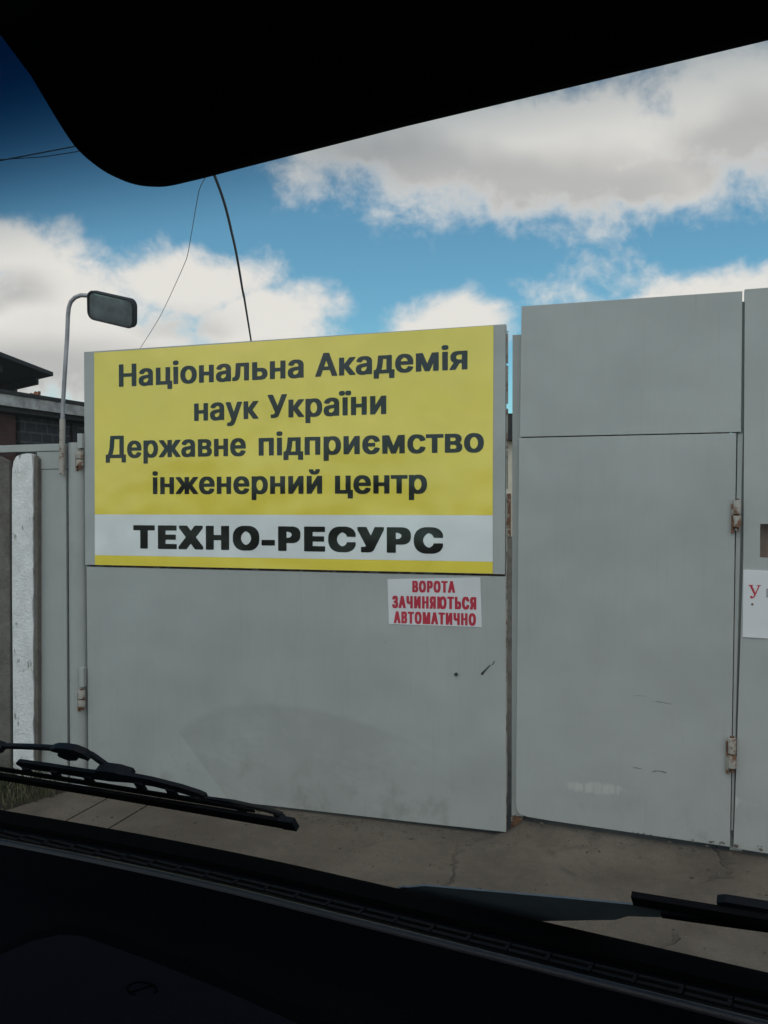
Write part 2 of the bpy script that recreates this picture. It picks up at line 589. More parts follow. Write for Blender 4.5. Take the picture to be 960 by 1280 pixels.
# ------------------------------------------------------------------ lettering
# outlines of the letters in thousandths of an em: advance width, contours
SANS_BOLD = {
    'А': (723, ['-17,-13 -10,-18 23,-20 160,-17 230,183 455,183 528,-17 661,-20 695,-18 701,-13 703,12 696,32 440,732 431,745 288,748 255,747 248,742 -12,30 -19,10', '271,303 341,505 411,303']),
    'Д': (850, ['5,-169 12,-174 45,-176 170,-173 175,-164 175,-19 637,-19 637,-164 642,-173 768,-176 802,-174 808,-169 810,89 802,99 728,101 728,736 723,744 687,747 232,747 198,746 192,741 158,349 147,274 132,212 105,146 72,101 12,99 3,89', '273,101 305,186 327,291 338,387 357,626 553,626 553,101']),
    'Н': (776, ['46,-13 53,-18 86,-20 211,-18 218,-13 219,312 519,312 521,-13 528,-18 561,-20 686,-18 693,-13 694,737 689,745 561,748 528,747 521,742 519,433 219,433 218,742 211,747 178,748 53,747 46,742']),
    'У': (661, ['85,-13 91,-18 125,-20 198,-20 266,-13 313,5 328,15 356,45 396,122 635,697 643,718 643,737 638,745 501,748 468,747 460,740 320,378 288,462 166,740 158,747 125,748 23,748 -10,747 -17,742 -19,718 -14,705 233,168 215,125 190,107 170,102 91,100 85,95']),
    'а': (593, ['41,31 66,8 105,-14 141,-25 175,-30 251,-32 300,-29 343,-17 353,-10 363,-19 396,-20 515,-19 521,-14 521,405 515,438 500,475 483,500 460,523 410,551 360,565 301,570 218,568 183,563 130,546 86,521 50,486 18,430 18,408 26,398 103,375 176,375 185,381 205,415 220,428 250,445 285,451 313,441 336,421 348,398 351,361 345,353 326,346 175,326 118,313 65,288 30,256 15,233 5,203 1,128 15,73', '190,110 178,126 173,156 180,176 200,196 218,206 258,218 353,231 348,170 330,135 305,110 275,93 250,86 216,93']),
    'в': (597, ['35,-13 42,-18 75,-20 353,-20 403,-17 455,-3 482,10 515,37 535,63 548,95 553,118 553,175 543,213 528,240 500,270 473,285 497,302 517,325 530,358 533,385 532,428 523,460 512,483 487,512 458,532 430,545 358,560 75,562 42,560 35,555', '200,100 200,222 325,222 360,205 377,178 378,140 367,120 348,107 327,100', '200,335 200,443 295,443 312,440 343,425 358,405 362,390 355,368 338,350 327,343 297,335']),
    'д': (647, ['-21,-170 -14,-175 19,-177 142,-174 147,-165 147,-20 464,-20 464,-165 469,-174 592,-177 626,-175 632,-170 634,90 626,100 551,101 551,550 546,558 509,561 157,561 124,560 117,555 94,288 74,180 54,133 31,101 -14,100 -23,90', '222,101 242,156 256,225 277,441 381,441 381,101']),
    'е': (614, ['86,41 141,0 189,-20 247,-30 326,-32 387,-27 441,-12 482,10 527,50 544,73 564,120 564,138 554,150 472,170 404,170 396,163 382,133 362,111 334,95 302,86 251,105 219,131 196,168 182,211 182,221 531,221 564,223 571,228 572,320 561,390 534,455 507,491 481,516 429,548 382,563 317,570 236,568 189,560 144,541 111,520 76,486 46,443 21,381 9,321 7,233 14,181 34,118 59,73', '184,336 194,371 219,410 249,435 292,451 331,438 366,408 382,381 396,343 396,336']),
    'ж': (842, ['-10,-13 -3,-18 30,-20 173,-17 318,167 320,-13 327,-18 360,-20 480,-18 488,-8 490,167 633,-17 670,-20 812,-17 817,-8 813,18 608,273 615,287 810,523 813,532 812,555 805,560 772,562 632,558 488,375 487,555 480,560 447,562 327,560 318,550 317,375 173,558 137,562 -3,558 -8,550 -7,527 200,275 -10,15']),
    'и': (624, ['35,-13 42,-18 75,-20 197,-17 380,263 383,-13 390,-18 423,-20 545,-18 552,-13 553,550 548,558 512,562 392,558 207,278 203,555 197,560 163,562 42,560 35,555']),
    'й': (624, ['35,-13 42,-18 75,-20 197,-17 380,263 383,-13 390,-18 423,-20 545,-18 552,-13 553,550 548,558 512,562 392,558 207,278 203,555 197,560 163,562 42,560 35,555', '145,653 177,625 227,603 298,598 350,602 382,610 422,633 457,673 475,722 475,770 468,775 435,777 338,775 330,767 327,742 318,725 300,708 290,707 267,728 258,748 257,770 250,775 118,775 110,765 112,723 122,690']),
    'к': (575, ['35,-13 42,-18 75,-20 197,-18 203,-13 205,205 378,-17 525,-20 558,-18 565,-13 567,10 563,18 357,277 362,288 560,523 563,550 558,558 522,562 375,558 207,355 203,555 197,560 163,562 42,560 35,555']),
    'л': (609, ['-31,-13 -24,-18 57,-20 127,-12 171,12 204,52 226,107 239,173 247,260 254,442 369,442 371,-13 377,-18 411,-20 531,-18 537,-13 539,550 534,558 497,562 131,562 97,560 91,555 87,547 77,273 66,167 59,142 39,110 21,102 -24,100 -31,95']),
    'м': (802, ['35,-13 42,-18 75,-20 195,-18 202,-13 205,222 307,-17 343,-20 453,-18 462,-12 560,222 562,-13 568,-18 602,-20 727,-17 732,-8 730,555 723,560 690,562 520,558 382,227 252,547 243,558 207,562 38,558 33,550']),
    'н': (621, ['35,-13 42,-18 75,-20 197,-18 203,-13 205,218 380,218 382,-13 388,-18 422,-20 542,-18 548,-13 550,550 545,558 422,562 388,560 382,555 380,338 205,338 203,555 197,560 163,562 42,560 35,555']),
    'о': (630, ['74,55 117,15 164,-12 216,-27 276,-32 367,-29 426,-14 467,8 514,48 546,91 572,153 584,206 587,283 581,351 562,413 531,470 494,510 454,538 396,561 321,570 239,568 181,556 137,536 104,513 74,483 49,448 29,406 14,355 7,301 9,215 21,156 47,93', '234,118 209,150 191,191 181,243 184,318 197,365 226,411 256,436 297,451 326,443 351,428 372,406 396,368 414,296 416,260 411,218 402,186 384,148 372,131 341,103 316,91 291,88 259,100']),
    'п': (620, ['35,-13 42,-18 75,-20 197,-18 203,-13 205,442 380,442 382,-13 388,-18 422,-20 542,-18 548,-13 550,550 545,558 508,562 75,562 42,560 35,555']),
    'р': (643, ['35,-217 42,-222 75,-224 197,-222 203,-217 205,-9 232,-22 278,-31 377,-31 425,-22 460,-9 502,18 535,51 560,88 585,148 597,203 600,299 593,358 578,411 553,463 520,504 475,539 423,561 355,569 253,566 223,558 203,546 200,556 193,561 75,563 42,561 35,556', '253,121 230,153 210,204 203,246 207,321 222,373 248,414 283,441 317,451 338,444 365,429 392,401 410,368 422,329 427,294 427,248 422,213 413,183 397,148 385,131 353,103 327,91 310,89 277,103']),
    'с': (602, ['74,55 117,15 164,-12 216,-27 276,-32 367,-29 426,-14 477,15 517,51 536,76 552,110 561,135 561,155 556,163 474,185 401,185 394,180 381,145 361,118 324,95 291,88 251,105 216,140 194,181 181,243 182,308 197,365 226,411 246,430 272,445 297,451 344,433 371,408 389,376 392,361 399,356 469,356 552,378 559,388 559,406 546,443 524,478 489,515 457,536 396,561 322,570 239,568 181,556 137,536 104,513 74,483 49,448 29,406 14,355 7,301 9,215 21,156 47,93']),
    'т': (501, ['149,-13 156,-18 189,-20 309,-18 316,-13 317,443 492,447 497,455 497,550 492,558 456,562 9,562 -24,560 -31,555 -33,455 -28,447 147,443']),
    'у': (593, ['28,-211 40,-220 77,-226 150,-228 203,-223 227,-216 265,-195 303,-153 335,-91 570,524 572,550 567,559 437,562 403,560 397,555 278,230 162,555 155,560 122,562 25,562 -8,560 -15,555 -17,532 -12,517 187,0 168,-58 158,-78 142,-98 132,-105 55,-105 47,-111 27,-185']),
    'ц': (630, ['35,-13 42,-18 75,-19 450,-19 450,-164 455,-173 578,-176 612,-174 618,-169 622,-124 622,89 613,99 550,101 550,551 545,559 422,562 388,561 382,556 380,101 205,101 203,556 197,561 163,562 42,561 35,556']),
    'ь': (591, ['35,-13 42,-18 75,-20 328,-20 412,-10 462,12 485,28 520,68 542,120 547,150 547,202 540,238 533,258 513,293 475,330 435,352 385,365 205,368 205,550 197,560 42,560 33,550', '205,102 205,248 307,247 337,235 360,215 373,188 375,167 365,140 347,120 305,102']),
    'я': (587, ['-19,-13 -12,-18 21,-20 159,-17 281,183 346,183 346,-8 351,-17 474,-20 508,-18 514,-13 516,550 511,558 474,562 226,562 174,558 133,550 91,533 66,517 39,490 24,468 6,417 3,383 6,325 18,288 33,262 63,230 101,208 101,205 -19,15', '201,317 184,335 174,368 179,397 201,427 219,437 249,445 346,447 346,297 259,297 223,305']),
    'є': (602, ['74,55 117,15 164,-12 216,-27 276,-32 367,-29 426,-14 477,15 517,51 541,85 561,135 561,155 552,165 474,185 401,185 394,180 381,145 361,118 324,95 291,88 259,100 229,123 197,173 186,211 412,216 417,225 417,320 412,328 376,331 187,331 189,340 209,388 226,411 256,436 296,451 326,443 351,428 371,408 389,376 392,361 399,356 469,356 552,378 559,388 559,406 546,443 524,478 489,515 457,536 396,561 322,570 239,568 181,556 137,536 104,513 74,483 49,448 29,406 14,355 7,301 9,215 21,156 47,93']),
    'і': (275, ['36,-13 42,-18 162,-20 196,-18 204,-8 204,550 196,560 42,560 34,550', '32,640 52,623 74,615 132,613 177,618 197,630 217,655 222,672 222,712 217,727 196,753 167,767 106,768 62,763 44,753 31,740 19,717 17,673']),
    'ї': (275, ['36,-13 42,-18 162,-20 196,-18 204,-8 204,550 196,560 42,560 34,550', '-71,643 -49,623 -28,615 29,613 62,615 77,620 91,628 111,653 117,678 112,725 89,755 64,767 -36,765 -53,757 -71,738 -81,717 -83,673', '139,638 154,625 177,615 269,615 289,623 309,642 321,668 322,703 311,738 292,757 269,767 176,767 159,760 137,742 124,713 124,670']),
}
SANS_BLACK = {
    '-': (470, ['-36,129 -28,126 42,124 372,127 379,136 379,306 375,312 367,316 297,317 -33,314 -40,306 -40,136']),
    'Е': (759, ['12,-45 20,-48 90,-50 564,-50 634,-48 642,-45 645,-38 645,120 639,128 269,132 269,277 604,278 612,282 615,288 615,447 612,453 604,457 534,458 269,458 269,597 635,600 642,608 642,767 639,773 630,777 560,778 90,778 20,777 12,773 9,767 9,-38']),
    'Н': (907, ['12,-45 20,-48 90,-50 257,-48 265,-45 269,-38 269,282 507,282 507,-38 510,-45 519,-48 589,-50 755,-48 764,-45 767,-38 767,767 764,773 755,777 685,778 519,777 510,773 507,767 507,463 269,463 269,767 265,773 257,777 187,778 20,777 12,773 9,767 9,-38']),
    'О': (931, ['69,55 113,13 171,-23 234,-47 306,-58 498,-58 548,-52 604,-35 641,-18 674,2 709,30 761,93 798,168 814,230 823,317 821,445 806,533 789,580 769,620 726,680 686,717 621,755 569,773 501,785 371,787 261,780 178,753 133,728 94,698 49,647 11,577 -11,508 -21,432 -21,295 -9,212 13,147 36,102', '314,183 274,235 251,290 239,348 239,378 246,418 263,470 281,503 303,532 331,558 361,578 391,592 406,593 441,578 471,558 499,532 526,495 548,447 561,387 563,355 554,305 541,263 518,220 478,175 448,153 399,133 351,155']),
    'Р': (798, ['12,-45 20,-48 90,-50 257,-48 265,-45 269,-38 269,217 459,218 505,225 550,238 585,255 617,277 649,310 679,365 692,413 695,445 694,570 680,625 660,667 639,697 614,720 584,740 544,758 467,775 90,778 20,777 12,773 9,767 9,-38', '269,397 269,597 325,595 370,582 397,563 422,532 432,493 420,460 390,425 364,408 317,397']),
    'С': (897, ['69,55 113,13 171,-23 234,-47 306,-58 496,-58 554,-50 599,-37 641,-18 674,2 713,33 751,82 783,150 791,183 791,267 788,273 779,277 709,278 538,275 531,267 521,232 498,195 454,157 401,133 358,152 333,168 301,198 278,230 261,262 249,297 241,335 239,378 254,448 284,508 331,558 361,578 396,593 426,587 474,557 496,535 516,507 531,460 538,452 709,448 779,450 788,453 791,460 791,543 784,572 754,640 721,685 666,732 598,765 519,783 433,787 301,785 233,773 158,743 94,698 49,647 11,577 -11,508 -21,432 -21,295 -9,212 13,147 36,102']),
    'Т': (804, ['211,-45 219,-48 289,-50 456,-48 464,-45 467,-38 467,597 626,597 696,598 704,602 707,608 707,767 704,773 696,777 626,778 47,778 -23,777 -31,773 -34,767 -34,608 -31,602 -23,598 47,597 207,597 207,-38']),
    'У': (786, ['52,-45 61,-48 131,-50 294,-47 322,-42 359,-28 402,3 424,33 449,82 712,687 712,767 709,773 701,777 631,778 456,777 447,773 336,503 331,507 209,773 201,777 131,778 -46,777 -54,773 -58,767 -58,688 192,168 189,157 159,135 127,130 61,130 52,127 49,120 49,-38']),
    'Х': (843, ['-51,-45 -43,-48 27,-50 214,-47 354,145 366,135 497,-47 684,-50 754,-48 762,-45 766,-38 766,40 761,50 524,375 747,680 751,687 751,767 747,773 739,777 669,778 486,775 359,602 356,602 232,775 44,778 -26,777 -34,773 -38,767 -38,688 -34,682 189,377 189,370 -51,47 -54,40 -54,-38']),
}
SANS_CONDENSED = {
    'А': (520, ['-48,-27 14,-30 135,-27 177,173 234,173 277,-27 397,-30 455,-28 460,-23 457,43 304,740 295,757 172,758 114,757 109,752 -48,35']),
    'В': (500, ['-10,-27 228,-30 308,-25 337,-15 358,-2 385,27 403,60 417,105 422,140 422,252 415,295 405,327 388,360 368,382 388,413 402,458 405,488 403,598 393,648 375,692 342,732 317,747 277,757 218,758 -7,757 -12,752', '170,112 170,300 175,300 200,287 220,263 237,222 240,188 232,158 217,133 193,117', '170,442 170,615 173,615 190,607 207,588 218,562 223,523 207,473 185,448']),
    'З': (478, ['23,10 61,-22 101,-37 171,-40 269,-37 311,-20 331,-5 364,37 381,72 398,145 396,267 381,325 361,362 343,380 368,423 379,467 383,497 381,603 366,665 344,708 314,742 286,758 261,765 203,767 113,765 91,760 61,745 36,723 14,693 -2,658 -17,593 -19,518 -14,513 156,513 163,520 164,552 173,578 183,595 189,585 199,550 199,525 191,493 179,472 168,458 146,445 84,442 79,437 79,310 84,305 141,303 174,288 189,273 204,248 216,203 204,153 184,125 164,157 156,192 156,210 149,217 36,218 -26,215 -27,147 -22,108 -7,60']),
    'И': (558, ['-10,-27 52,-30 180,-27 277,230 280,-27 342,-30 460,-27 460,755 398,758 270,755 172,493 168,755 107,758 -10,755']),
    'М': (648, ['-10,-27 52,-30 163,-28 168,-23 168,32 180,-18 187,-28 352,-28 358,-20 368,30 370,-23 375,-28 487,-30 548,-27 548,755 487,758 347,755 272,428 268,428 263,448 192,755 130,758 -10,755']),
    'Н': (552, ['-10,-27 52,-30 168,-27 170,302 273,302 275,-27 337,-30 453,-27 453,755 392,758 275,755 273,443 170,443 168,755 107,758 -10,755']),
    'О': (566, ['65,10 96,-17 145,-37 243,-40 301,-38 326,-33 356,-20 396,13 428,58 455,118 476,203 486,305 486,422 475,533 451,618 421,680 400,710 378,732 336,757 305,765 213,767 155,765 118,755 86,737 53,703 28,665 3,608 -17,533 -27,455 -29,302 -24,237 -10,163 6,110 33,53', '228,127 205,152 191,173 170,230 156,297 153,395 160,453 178,523 203,573 230,602 261,563 290,492 303,413 305,335 298,275 278,200 251,150']),
    'Р': (490, ['-10,-27 52,-30 168,-27 170,237 280,238 312,247 338,262 357,278 375,303 392,337 407,388 413,438 413,557 408,597 393,653 377,688 343,728 313,747 273,757 215,758 -7,757 -12,752', '170,380 170,613 173,613 195,600 217,570 228,532 232,487 225,448 210,412 193,392']),
    'С': (546, ['65,10 96,-17 145,-37 215,-40 313,-37 353,-22 381,-2 418,42 445,95 466,178 466,255 405,258 288,255 270,182 250,147 228,127 203,155 185,188 161,265 153,332 153,395 161,462 185,540 203,573 228,602 248,583 268,550 280,517 288,472 405,468 463,470 468,475 465,558 453,608 436,652 420,683 395,717 368,740 333,758 305,765 213,767 155,765 118,755 86,737 53,703 28,665 3,608 -17,533 -27,455 -29,302 -24,237 -10,163 6,110 33,53']),
    'Т': (493, ['104,-27 220,-30 279,-28 284,-23 284,617 419,620 420,752 415,757 27,758 -31,757 -36,752 -35,620 102,617']),
    'Ч': (526, ['248,-27 367,-30 425,-28 430,-23 430,752 425,757 367,758 248,755 247,433 218,408 203,402 178,433 165,487 162,755 100,758 -13,757 -18,752 -18,448 -13,398 -2,348 28,290 55,265 80,252 112,243 247,243']),
    'Ь': (496, ['-10,-27 227,-30 303,-25 343,-7 372,20 398,65 413,112 422,173 420,293 408,352 377,415 348,443 303,465 170,470 170,752 165,757 52,758 -7,757 -12,752', '170,110 170,328 177,328 205,312 220,293 233,263 240,222 233,182 217,143 195,120']),
    'Ю': (716, ['-10,-27 52,-30 168,-27 170,78 198,30 225,0 268,-28 307,-38 452,-38 477,-33 523,-8 560,30 580,62 600,105 625,195 637,308 635,452 623,542 598,627 562,695 515,742 487,757 455,765 362,767 287,762 252,747 228,730 193,690 170,648 168,755 107,758 -10,755', '378,127 360,145 342,173 317,242 303,330 303,397 312,463 330,528 353,573 380,602 413,560 438,497 452,428 455,337 447,267 430,205 412,165 397,143']),
    'Я': (494, ['-43,-27 19,-30 145,-27 214,190 217,-27 279,-30 395,-27 395,755 334,758 99,755 70,747 44,732 19,707 5,687 -15,640 -26,585 -30,542 -28,438 -21,393 -6,345 15,307 40,282 -45,27', '190,408 177,422 164,447 154,488 154,518 160,552 172,580 192,603 215,613 215,397']),
}



def lettering(name, parts, m, parent, origin, y, thick=.0008, tag_label=None):
    """parts: (text, style, x0, x1, baseline z, capital height) -> ONE flat mesh of letters on the sign face"""
    cu = bpy.data.curves.new(name, 'CURVE')
    cu.dimensions = '2D'
    cu.fill_mode = 'BOTH'
    cu.extrude = thick / 2
    for text, style, x0, x1, z0, cap, slope in parts:
        pen = 0
        loops = []
        for ch in text:
            a, ls = style[ch]
            for l in ls:
                loops.append([(pen + int(p.split(',')[0]), int(p.split(',')[1])) for p in l.split()])
            pen += a
        mn = min(p[0] for l in loops for p in l)
        mx = max(p[0] for l in loops for p in l)
        lo, hi = style_extent(style)
        sx = (x1 - x0) / (mx - mn)
        sz = cap / (hi - lo)
        for l in loops:
            sp = cu.splines.new('POLY')
            sp.points.add(len(l) - 1)
            for q, (px, pz) in zip(sp.points, l):
                X = x0 + (px - mn) * sx
                q.co = (X - origin[0], z0 + (pz - lo) * sz + slope * (X - x0) - origin[2], 0, 1)
            sp.use_cyclic_u = True
    tmp = bpy.data.objects.new('tmp', cu)
    COL.objects.link(tmp)
    dg = bpy.context.evaluated_depsgraph_get()
    me = bpy.data.meshes.new_from_object(tmp.evaluated_get(dg))
    bpy.data.objects.remove(tmp)
    bpy.data.curves.remove(cu)
    me.name = name
    me.transform(Matrix.Rotation(R(90), 4, 'X'))
    me.transform(Matrix.Translation((0, y - origin[1], 0)))
    me.materials.clear()
    me.materials.append(m)
    o = bpy.data.objects.new(name, me)
    COL.objects.link(o)
    o.parent = parent
    if tag_label:
        o['label'] = tag_label
    return o


def style_extent(style):
    k = 'Н' if 'Н' in style else 'Т'
    ys = [int(p.split(',')[1]) for l in style[k][1] for p in l.split()]
    return min(ys), max(ys)


# ------------------------------------------------------------------ ground
g = MB()
Rg = 3000
vs = [g.bm.verts.new((Rg * cos(2 * pi * i / 48), Rg * sin(2 * pi * i / 48), -.02)) for i in range(48)]
g.bm.faces.new(vs)
tag(g.build('ground', M['soil']), kind='structure')

# driveway of poured slabs, narrow joints square to the gate; the left edge runs off askew into the weeds
d = MB()
JO = [-1.66, -1.372]


def edge_u(y):
    return -1.93 + (y if y < 0 else 0) * -.0 + (y * .335 if y < 0 else 0)


def slab(pts):
    d.prism(pts, lambda a, b, h: (a, b, h), -.018, .004)


gap = .007
slab([(edge_u(0), .06), (edge_u(0), 0), (edge_u(-9), -9), (-1.66 - gap, -9), (-1.66 - gap, .06)])
slab([(-1.66 + gap, .06), (-1.66 + gap, -9), (-1.372 - gap, -9), (-1.372 - gap, .06)])
slab([(-1.372 + gap, .06), (-1.372 + gap, -9), (9, -9), (9, .06)])
slab([(-1.93, 22), (-1.93, .075), (9, .075), (9, 22)])
dv = d.build('driveway', M['drive'])
dv.location = GO
dv.rotation_euler = (0, 0, GA)
tag(dv, kind='structure')
j = MB()
j.box(-1.668, -1.652, -9, .06, -.017, -.004)
j.box(-1.380, -1.364, -9, .06, -.017, -.004)
jo = j.build('driveway_joint', M['soil'])
jo.location = GO
jo.rotation_euler = (0, 0, GA)
tag(jo, kind='structure')

th = MB()
for u0_, u1_, z0_, z1_ in ((.60, .672, .004, .03), (.672, .745, .03, .090), (.745, 1.0, .090, .080), (1.0, 1.5, .080, .060), (1.5, 2.9, .060, .025)):
    A_ = [(-.26, .0032), (-.06, z0_ * .45), (.02, z0_), (.5, z0_), (.5, .0)]
    B_ = [(-.26, .0032), (-.06, z1_ * .45), (.02, z1_), (.5, z1_), (.5, .0)]
    ra = [th.bm.verts.new((u0_, y_, z_)) for y_, z_ in A_]
    rb = [th.bm.verts.new((u1_, y_, z_)) for y_, z_ in B_]
    for k in range(4):
        th.bm.faces.new((ra[k], ra[k + 1], rb[k + 1], rb[k]))
tho = th.build('threshold', M['drive'], smooth=True)
tho.location = GO
tho.rotation_euler = (0, 0, GA)
tag(tho, kind='structure')

# ------------------------------------------------------------------ left gate leaf
FR = -.0                                    # face of the leaves (y, away from the road)
org = (-1.89, 0, 0)
leaf = gthing('gate_leaf', org, 'wide grey steel gate leaf carrying the big yellow sign', 'gate', 'grey steel gate leaves')
MB().prism([(-1.892, 1.358), (.654, 1.366), (.655, 2.654), (-1.894, 2.641)], UZ, 0, .035).build('upper_panel', M['gate'], leaf, org, bevel=.0015)
lo = MB().prism([(-1.880, .030), (-.9, .022), (.2, .024), (.662, .027), (.657, 1.354), (-1.888, 1.346)], UZ, .006, .038)
lo.build('lower_panel', M['gate'], leaf, org, bevel=.0015)
fr = MB()
fr.box(.622, .645, .040, .070, .05, 2.63)
fr.box(-1.885, -1.85, .040, .075, .05, 2.62)
fr.box(-1.85, .622, .040, .075, .05, .09)
fr.box(-1.85, .622, .040, .075, 1.33, 1.38)
fr.box(-1.85, .622, .040, .075, 2.58, 2.62)
fr.build('frame', M['rust'], leaf, org, bevel=.002)
# rusty right edge strip of the leaf, in short flaking lengths
ed = MB()
z = .03
while z < 2.62:
    h_ = random.uniform(.05, .22)
    ed.box(.658, .662 + random.uniform(0, .003), .012, .034, z, min(z + h_, 2.62))
    z += h_ + random.uniform(.004, .03)
ed.build('edge_strip', M['hinge'], leaf, org)


def hinge(parent, org, u, z0, z1, y, r=.019, plate=True):
    h = MB()
    zm = z0 + (z1 - z0) * .45
    h.tube([(u, y, z0), (u, y, zm - .004)], r, 16)
    h.tube([(u, y, zm + .004), (u, y, z1)], r, 16)
    hg = h.build('hinge', M['hinge'], parent, org, bevel=.0015, smooth=True)
    MB().tube([(u, y, z0 - .02), (u, y, z1 + .006)], r * .55, 10).build('pin', M['rust'], hg, org, smooth=True)
    MB().box(u - r - .007, u - r + .004, y - .002, y + .02, z0 - .03, z1 - .02).build('plate', M['rust'], hg, org)
    return hg


hinge(leaf, org, -1.918, 1.955, 2.045, -.012, .022)
hinge(leaf, org, -1.912, .50, .60, -.012, .022)
MB().box(-1.93, -1.897, -.02, .012, 2.062, 2.15).build('hinge_plate', M['post'], leaf, org, bevel=.002)
MB().box(-1.925, -1.893, -.02, .012, .62, .735).build('hinge_plate', M['post'], leaf, org, bevel=.002)
# dents and scratches of the lower sheet: real nicks standing a hair proud
MB().prism([(.530, .838), (.537, .836), (.556, .862), (.580, .890), (.576, .893), (.549, .866), (.528, .846)], UZ, .0045, .0055).build('scratch', M['cable'], leaf, org)
MB().prism([(.586, .890), (.591, .892), (.602, .914), (.598, .915)], UZ, .0045, .0055).build('scratch', M['cable'], leaf, org)
MB().tube([(.397, .0055, .833), (.397, -.003, .833)], .009, 14).build('bolt_head', M['cable'], leaf, org, smooth=True)

# ------------------------------------------------------------------ the big sign
so_ = (-.61, 0, 1.36)
sign = gthing('company_sign', so_, 'big yellow sign with black Cyrillic lettering and a white strip on the gate', 'sign')
MB().prism([(-1.821, 1.418), (.591, 1.430), (.591, 1.3685), (-1.821, 1.360)], UZ, -.003, -.0002).build('yellow_border', M['yellow'], sign, so_)
MB().prism([(-1.8205, 1.663), (.590, 1.671), (.593, 2.650), (-1.820, 2.632)], UZ, -.003, -.0002).build('yellow_field', M['yellow'], sign, so_)
MB().prism([(-1.821, 1.4182), (.591, 1.4302), (.590, 1.6708), (-1.8205, 1.6628)], UZ, -.003, -.0002).build('white_strip', M['white'], sign, so_)
ty = -.0036
sl_ = .0045
for word in (('Національна', SANS_BOLD, -1.648, -.464, 2.421, .133, sl_), ('Академія', SANS_BOLD, -.395, .457, 2.427, .129, sl_),
             ('наук', SANS_BOLD, -1.146, -.739, 2.205, .133, sl_), ('України', SANS_BOLD, -.682, .014, 2.208, .131, sl_),
             ('Державне', SANS_BOLD, -1.742, -.818, 1.999, .133, 0), ('підприємство', SANS_BOLD, -.738, .544, 1.999, .131, -.001),
             ('інженерний', SANS_BOLD, -1.423, -.355, 1.784, .131, 0), ('центр', SANS_BOLD, -.280, .240, 1.784, .131, 0)):
    lettering('lettering', [word], M['black'], sign, so_, ty)
lettering('lettering', [('ТЕХНО-РЕСУРС', SANS_BLACK, -1.554, .327, 1.463, .138, .002)], M['black'], sign, so_, ty, tag_label='heavy black capitals on the white strip')

no_ = (.27, 0, 1.08)
nts = gthing('notice_sticker', no_, 'white sticker with three lines of red capitals below the yellow sign', 'notice')
MB().prism([(.027, 1.082), (.533, 1.087), (.524, 1.347), (.018, 1.323)], UZ, .0035, .0059).build('sheet', M['paper'], nts, no_)
for word in (('ВОРОТА', SANS_CONDENSED, .157, .391, 1.257, .062, .02), ('ЗАЧИНЯЮТЬСЯ', SANS_CONDENSED, .045, .504, 1.169, .066, .018),
             ('АВТОМАТИЧНО', SANS_CONDENSED, .054, .502, 1.088, .064, .012)):
    lettering('lettering', [word], M['red'], nts, no_, .003)

# ------------------------------------------------------------------ right gate leaf, jambs, side panel
org = (1.25, 0, 0)
leaf2 = gthing('gate_leaf', org, 'tall grey steel gate leaf on two rusty hinges, right of the yellow sign', 'gate', 'grey steel gate leaves')
MB().prism([(.730, 2.0725), (1.780, 2.0735), (1.783, 2.741), (.737, 2.739)], UZ, -.004, .03).build('upper_panel', M['gate2'], leaf2, org, bevel=.0015)
pts = [(.714, .202), (.716, .165), (.722, .145), (.734, .131), (.776, .122), (.897, .115), (1.328, .099), (1.742, .084), (1.752, 1.1), (1.760, 2.068), (.726, 2.0665)]
MB().prism(pts, UZ, -.004, .03).build('lower_panel', M['gate2'], leaf2, org, bevel=.002)
fr = MB()
fr.box(.735, .765, .033, .07, .22, 2.70)
fr.box(1.70, 1.735, .033, .07, .15, 2.70)
fr.box(.765, 1.70, .033, .07, 2.05, 2.09)
fr.box(.765, 1.70, .033, .07, 2.66, 2.70)
fr.box(.765, 1.70, .033, .07, .22, .26)
fr.build('frame', M['rust'], leaf2, org, bevel=.002)
hinge(leaf2, org, 1.764, 1.622, 1.75, -.018, .018)
hinge(leaf2, org, 1.748, .470, .615, -.018, .019)
for p in ([(1.285, .786), (1.33, .783), (1.36, .780), (1.33, .7845)], [(1.39, .7605), (1.475, .752), (1.476, .754), (1.41, .762)],
          [(1.382, .409), (1.41, .418), (1.452, .411), (1.452, .416), (1.43, .422), (1.40, .421), (1.383, .414)], [(1.29, .424), (1.335, .421), (1.335, .424), (1.30, .428)]):
    MB().prism(p, UZ, -.0048, -.0042).build('scratch', M['scuff'], leaf2, org)

org = (.71, .06, 0)
gmesh(MB().box(.685, .744, .036, .096, .106, 2.603), 'gate_post', M['post'], org,
      'slim grey steel post in the gap between the two gate leaves', 'post', 'steel posts of the gate', bevel=.002)
MB_base = MB().box(.682, .742, .03, .10, -.02, .105)
gmesh(MB_base, 'post_footing', M['rust'], (.71, .06, -.02), 'rusty footing block under the slim post between the gate leaves', 'footing', bevel=.004)

org = (1.80, 0, 0)
jam = gthing('metal_fence', org, 'fixed grey sheet fencing at the right edge with a letter slot', 'fence')
pj = MB()      # panel with the slot cut out: four sheets butted round the opening
pj.prism([(1.794, 1.6363), (2.9, 1.6363), (2.9, 2.76), (1.794, 2.748)], UZ, -.004, .03)
pj.prism([(1.794, 1.4767), (1.867, 1.4767), (1.867, 1.636), (1.794, 1.636)], UZ, -.004, .03)
pj.prism([(2.02, 1.4767), (2.9, 1.4767), (2.9, 1.636), (2.02, 1.636)], UZ, -.004, .03)
pj.prism([(1.758, .080), (2.9, .03), (2.9, 1.4765), (1.794, 1.4765)], UZ, -.004, .03)
pj.build('sheet', M['gate2'], jam, org)
MB().box(1.85, 2.04, .10, .11, 1.44, 1.67).box(1.85, 2.04, .033, .10, 1.44, 1.475).build('letter_box', M['slotwood'], jam, org)
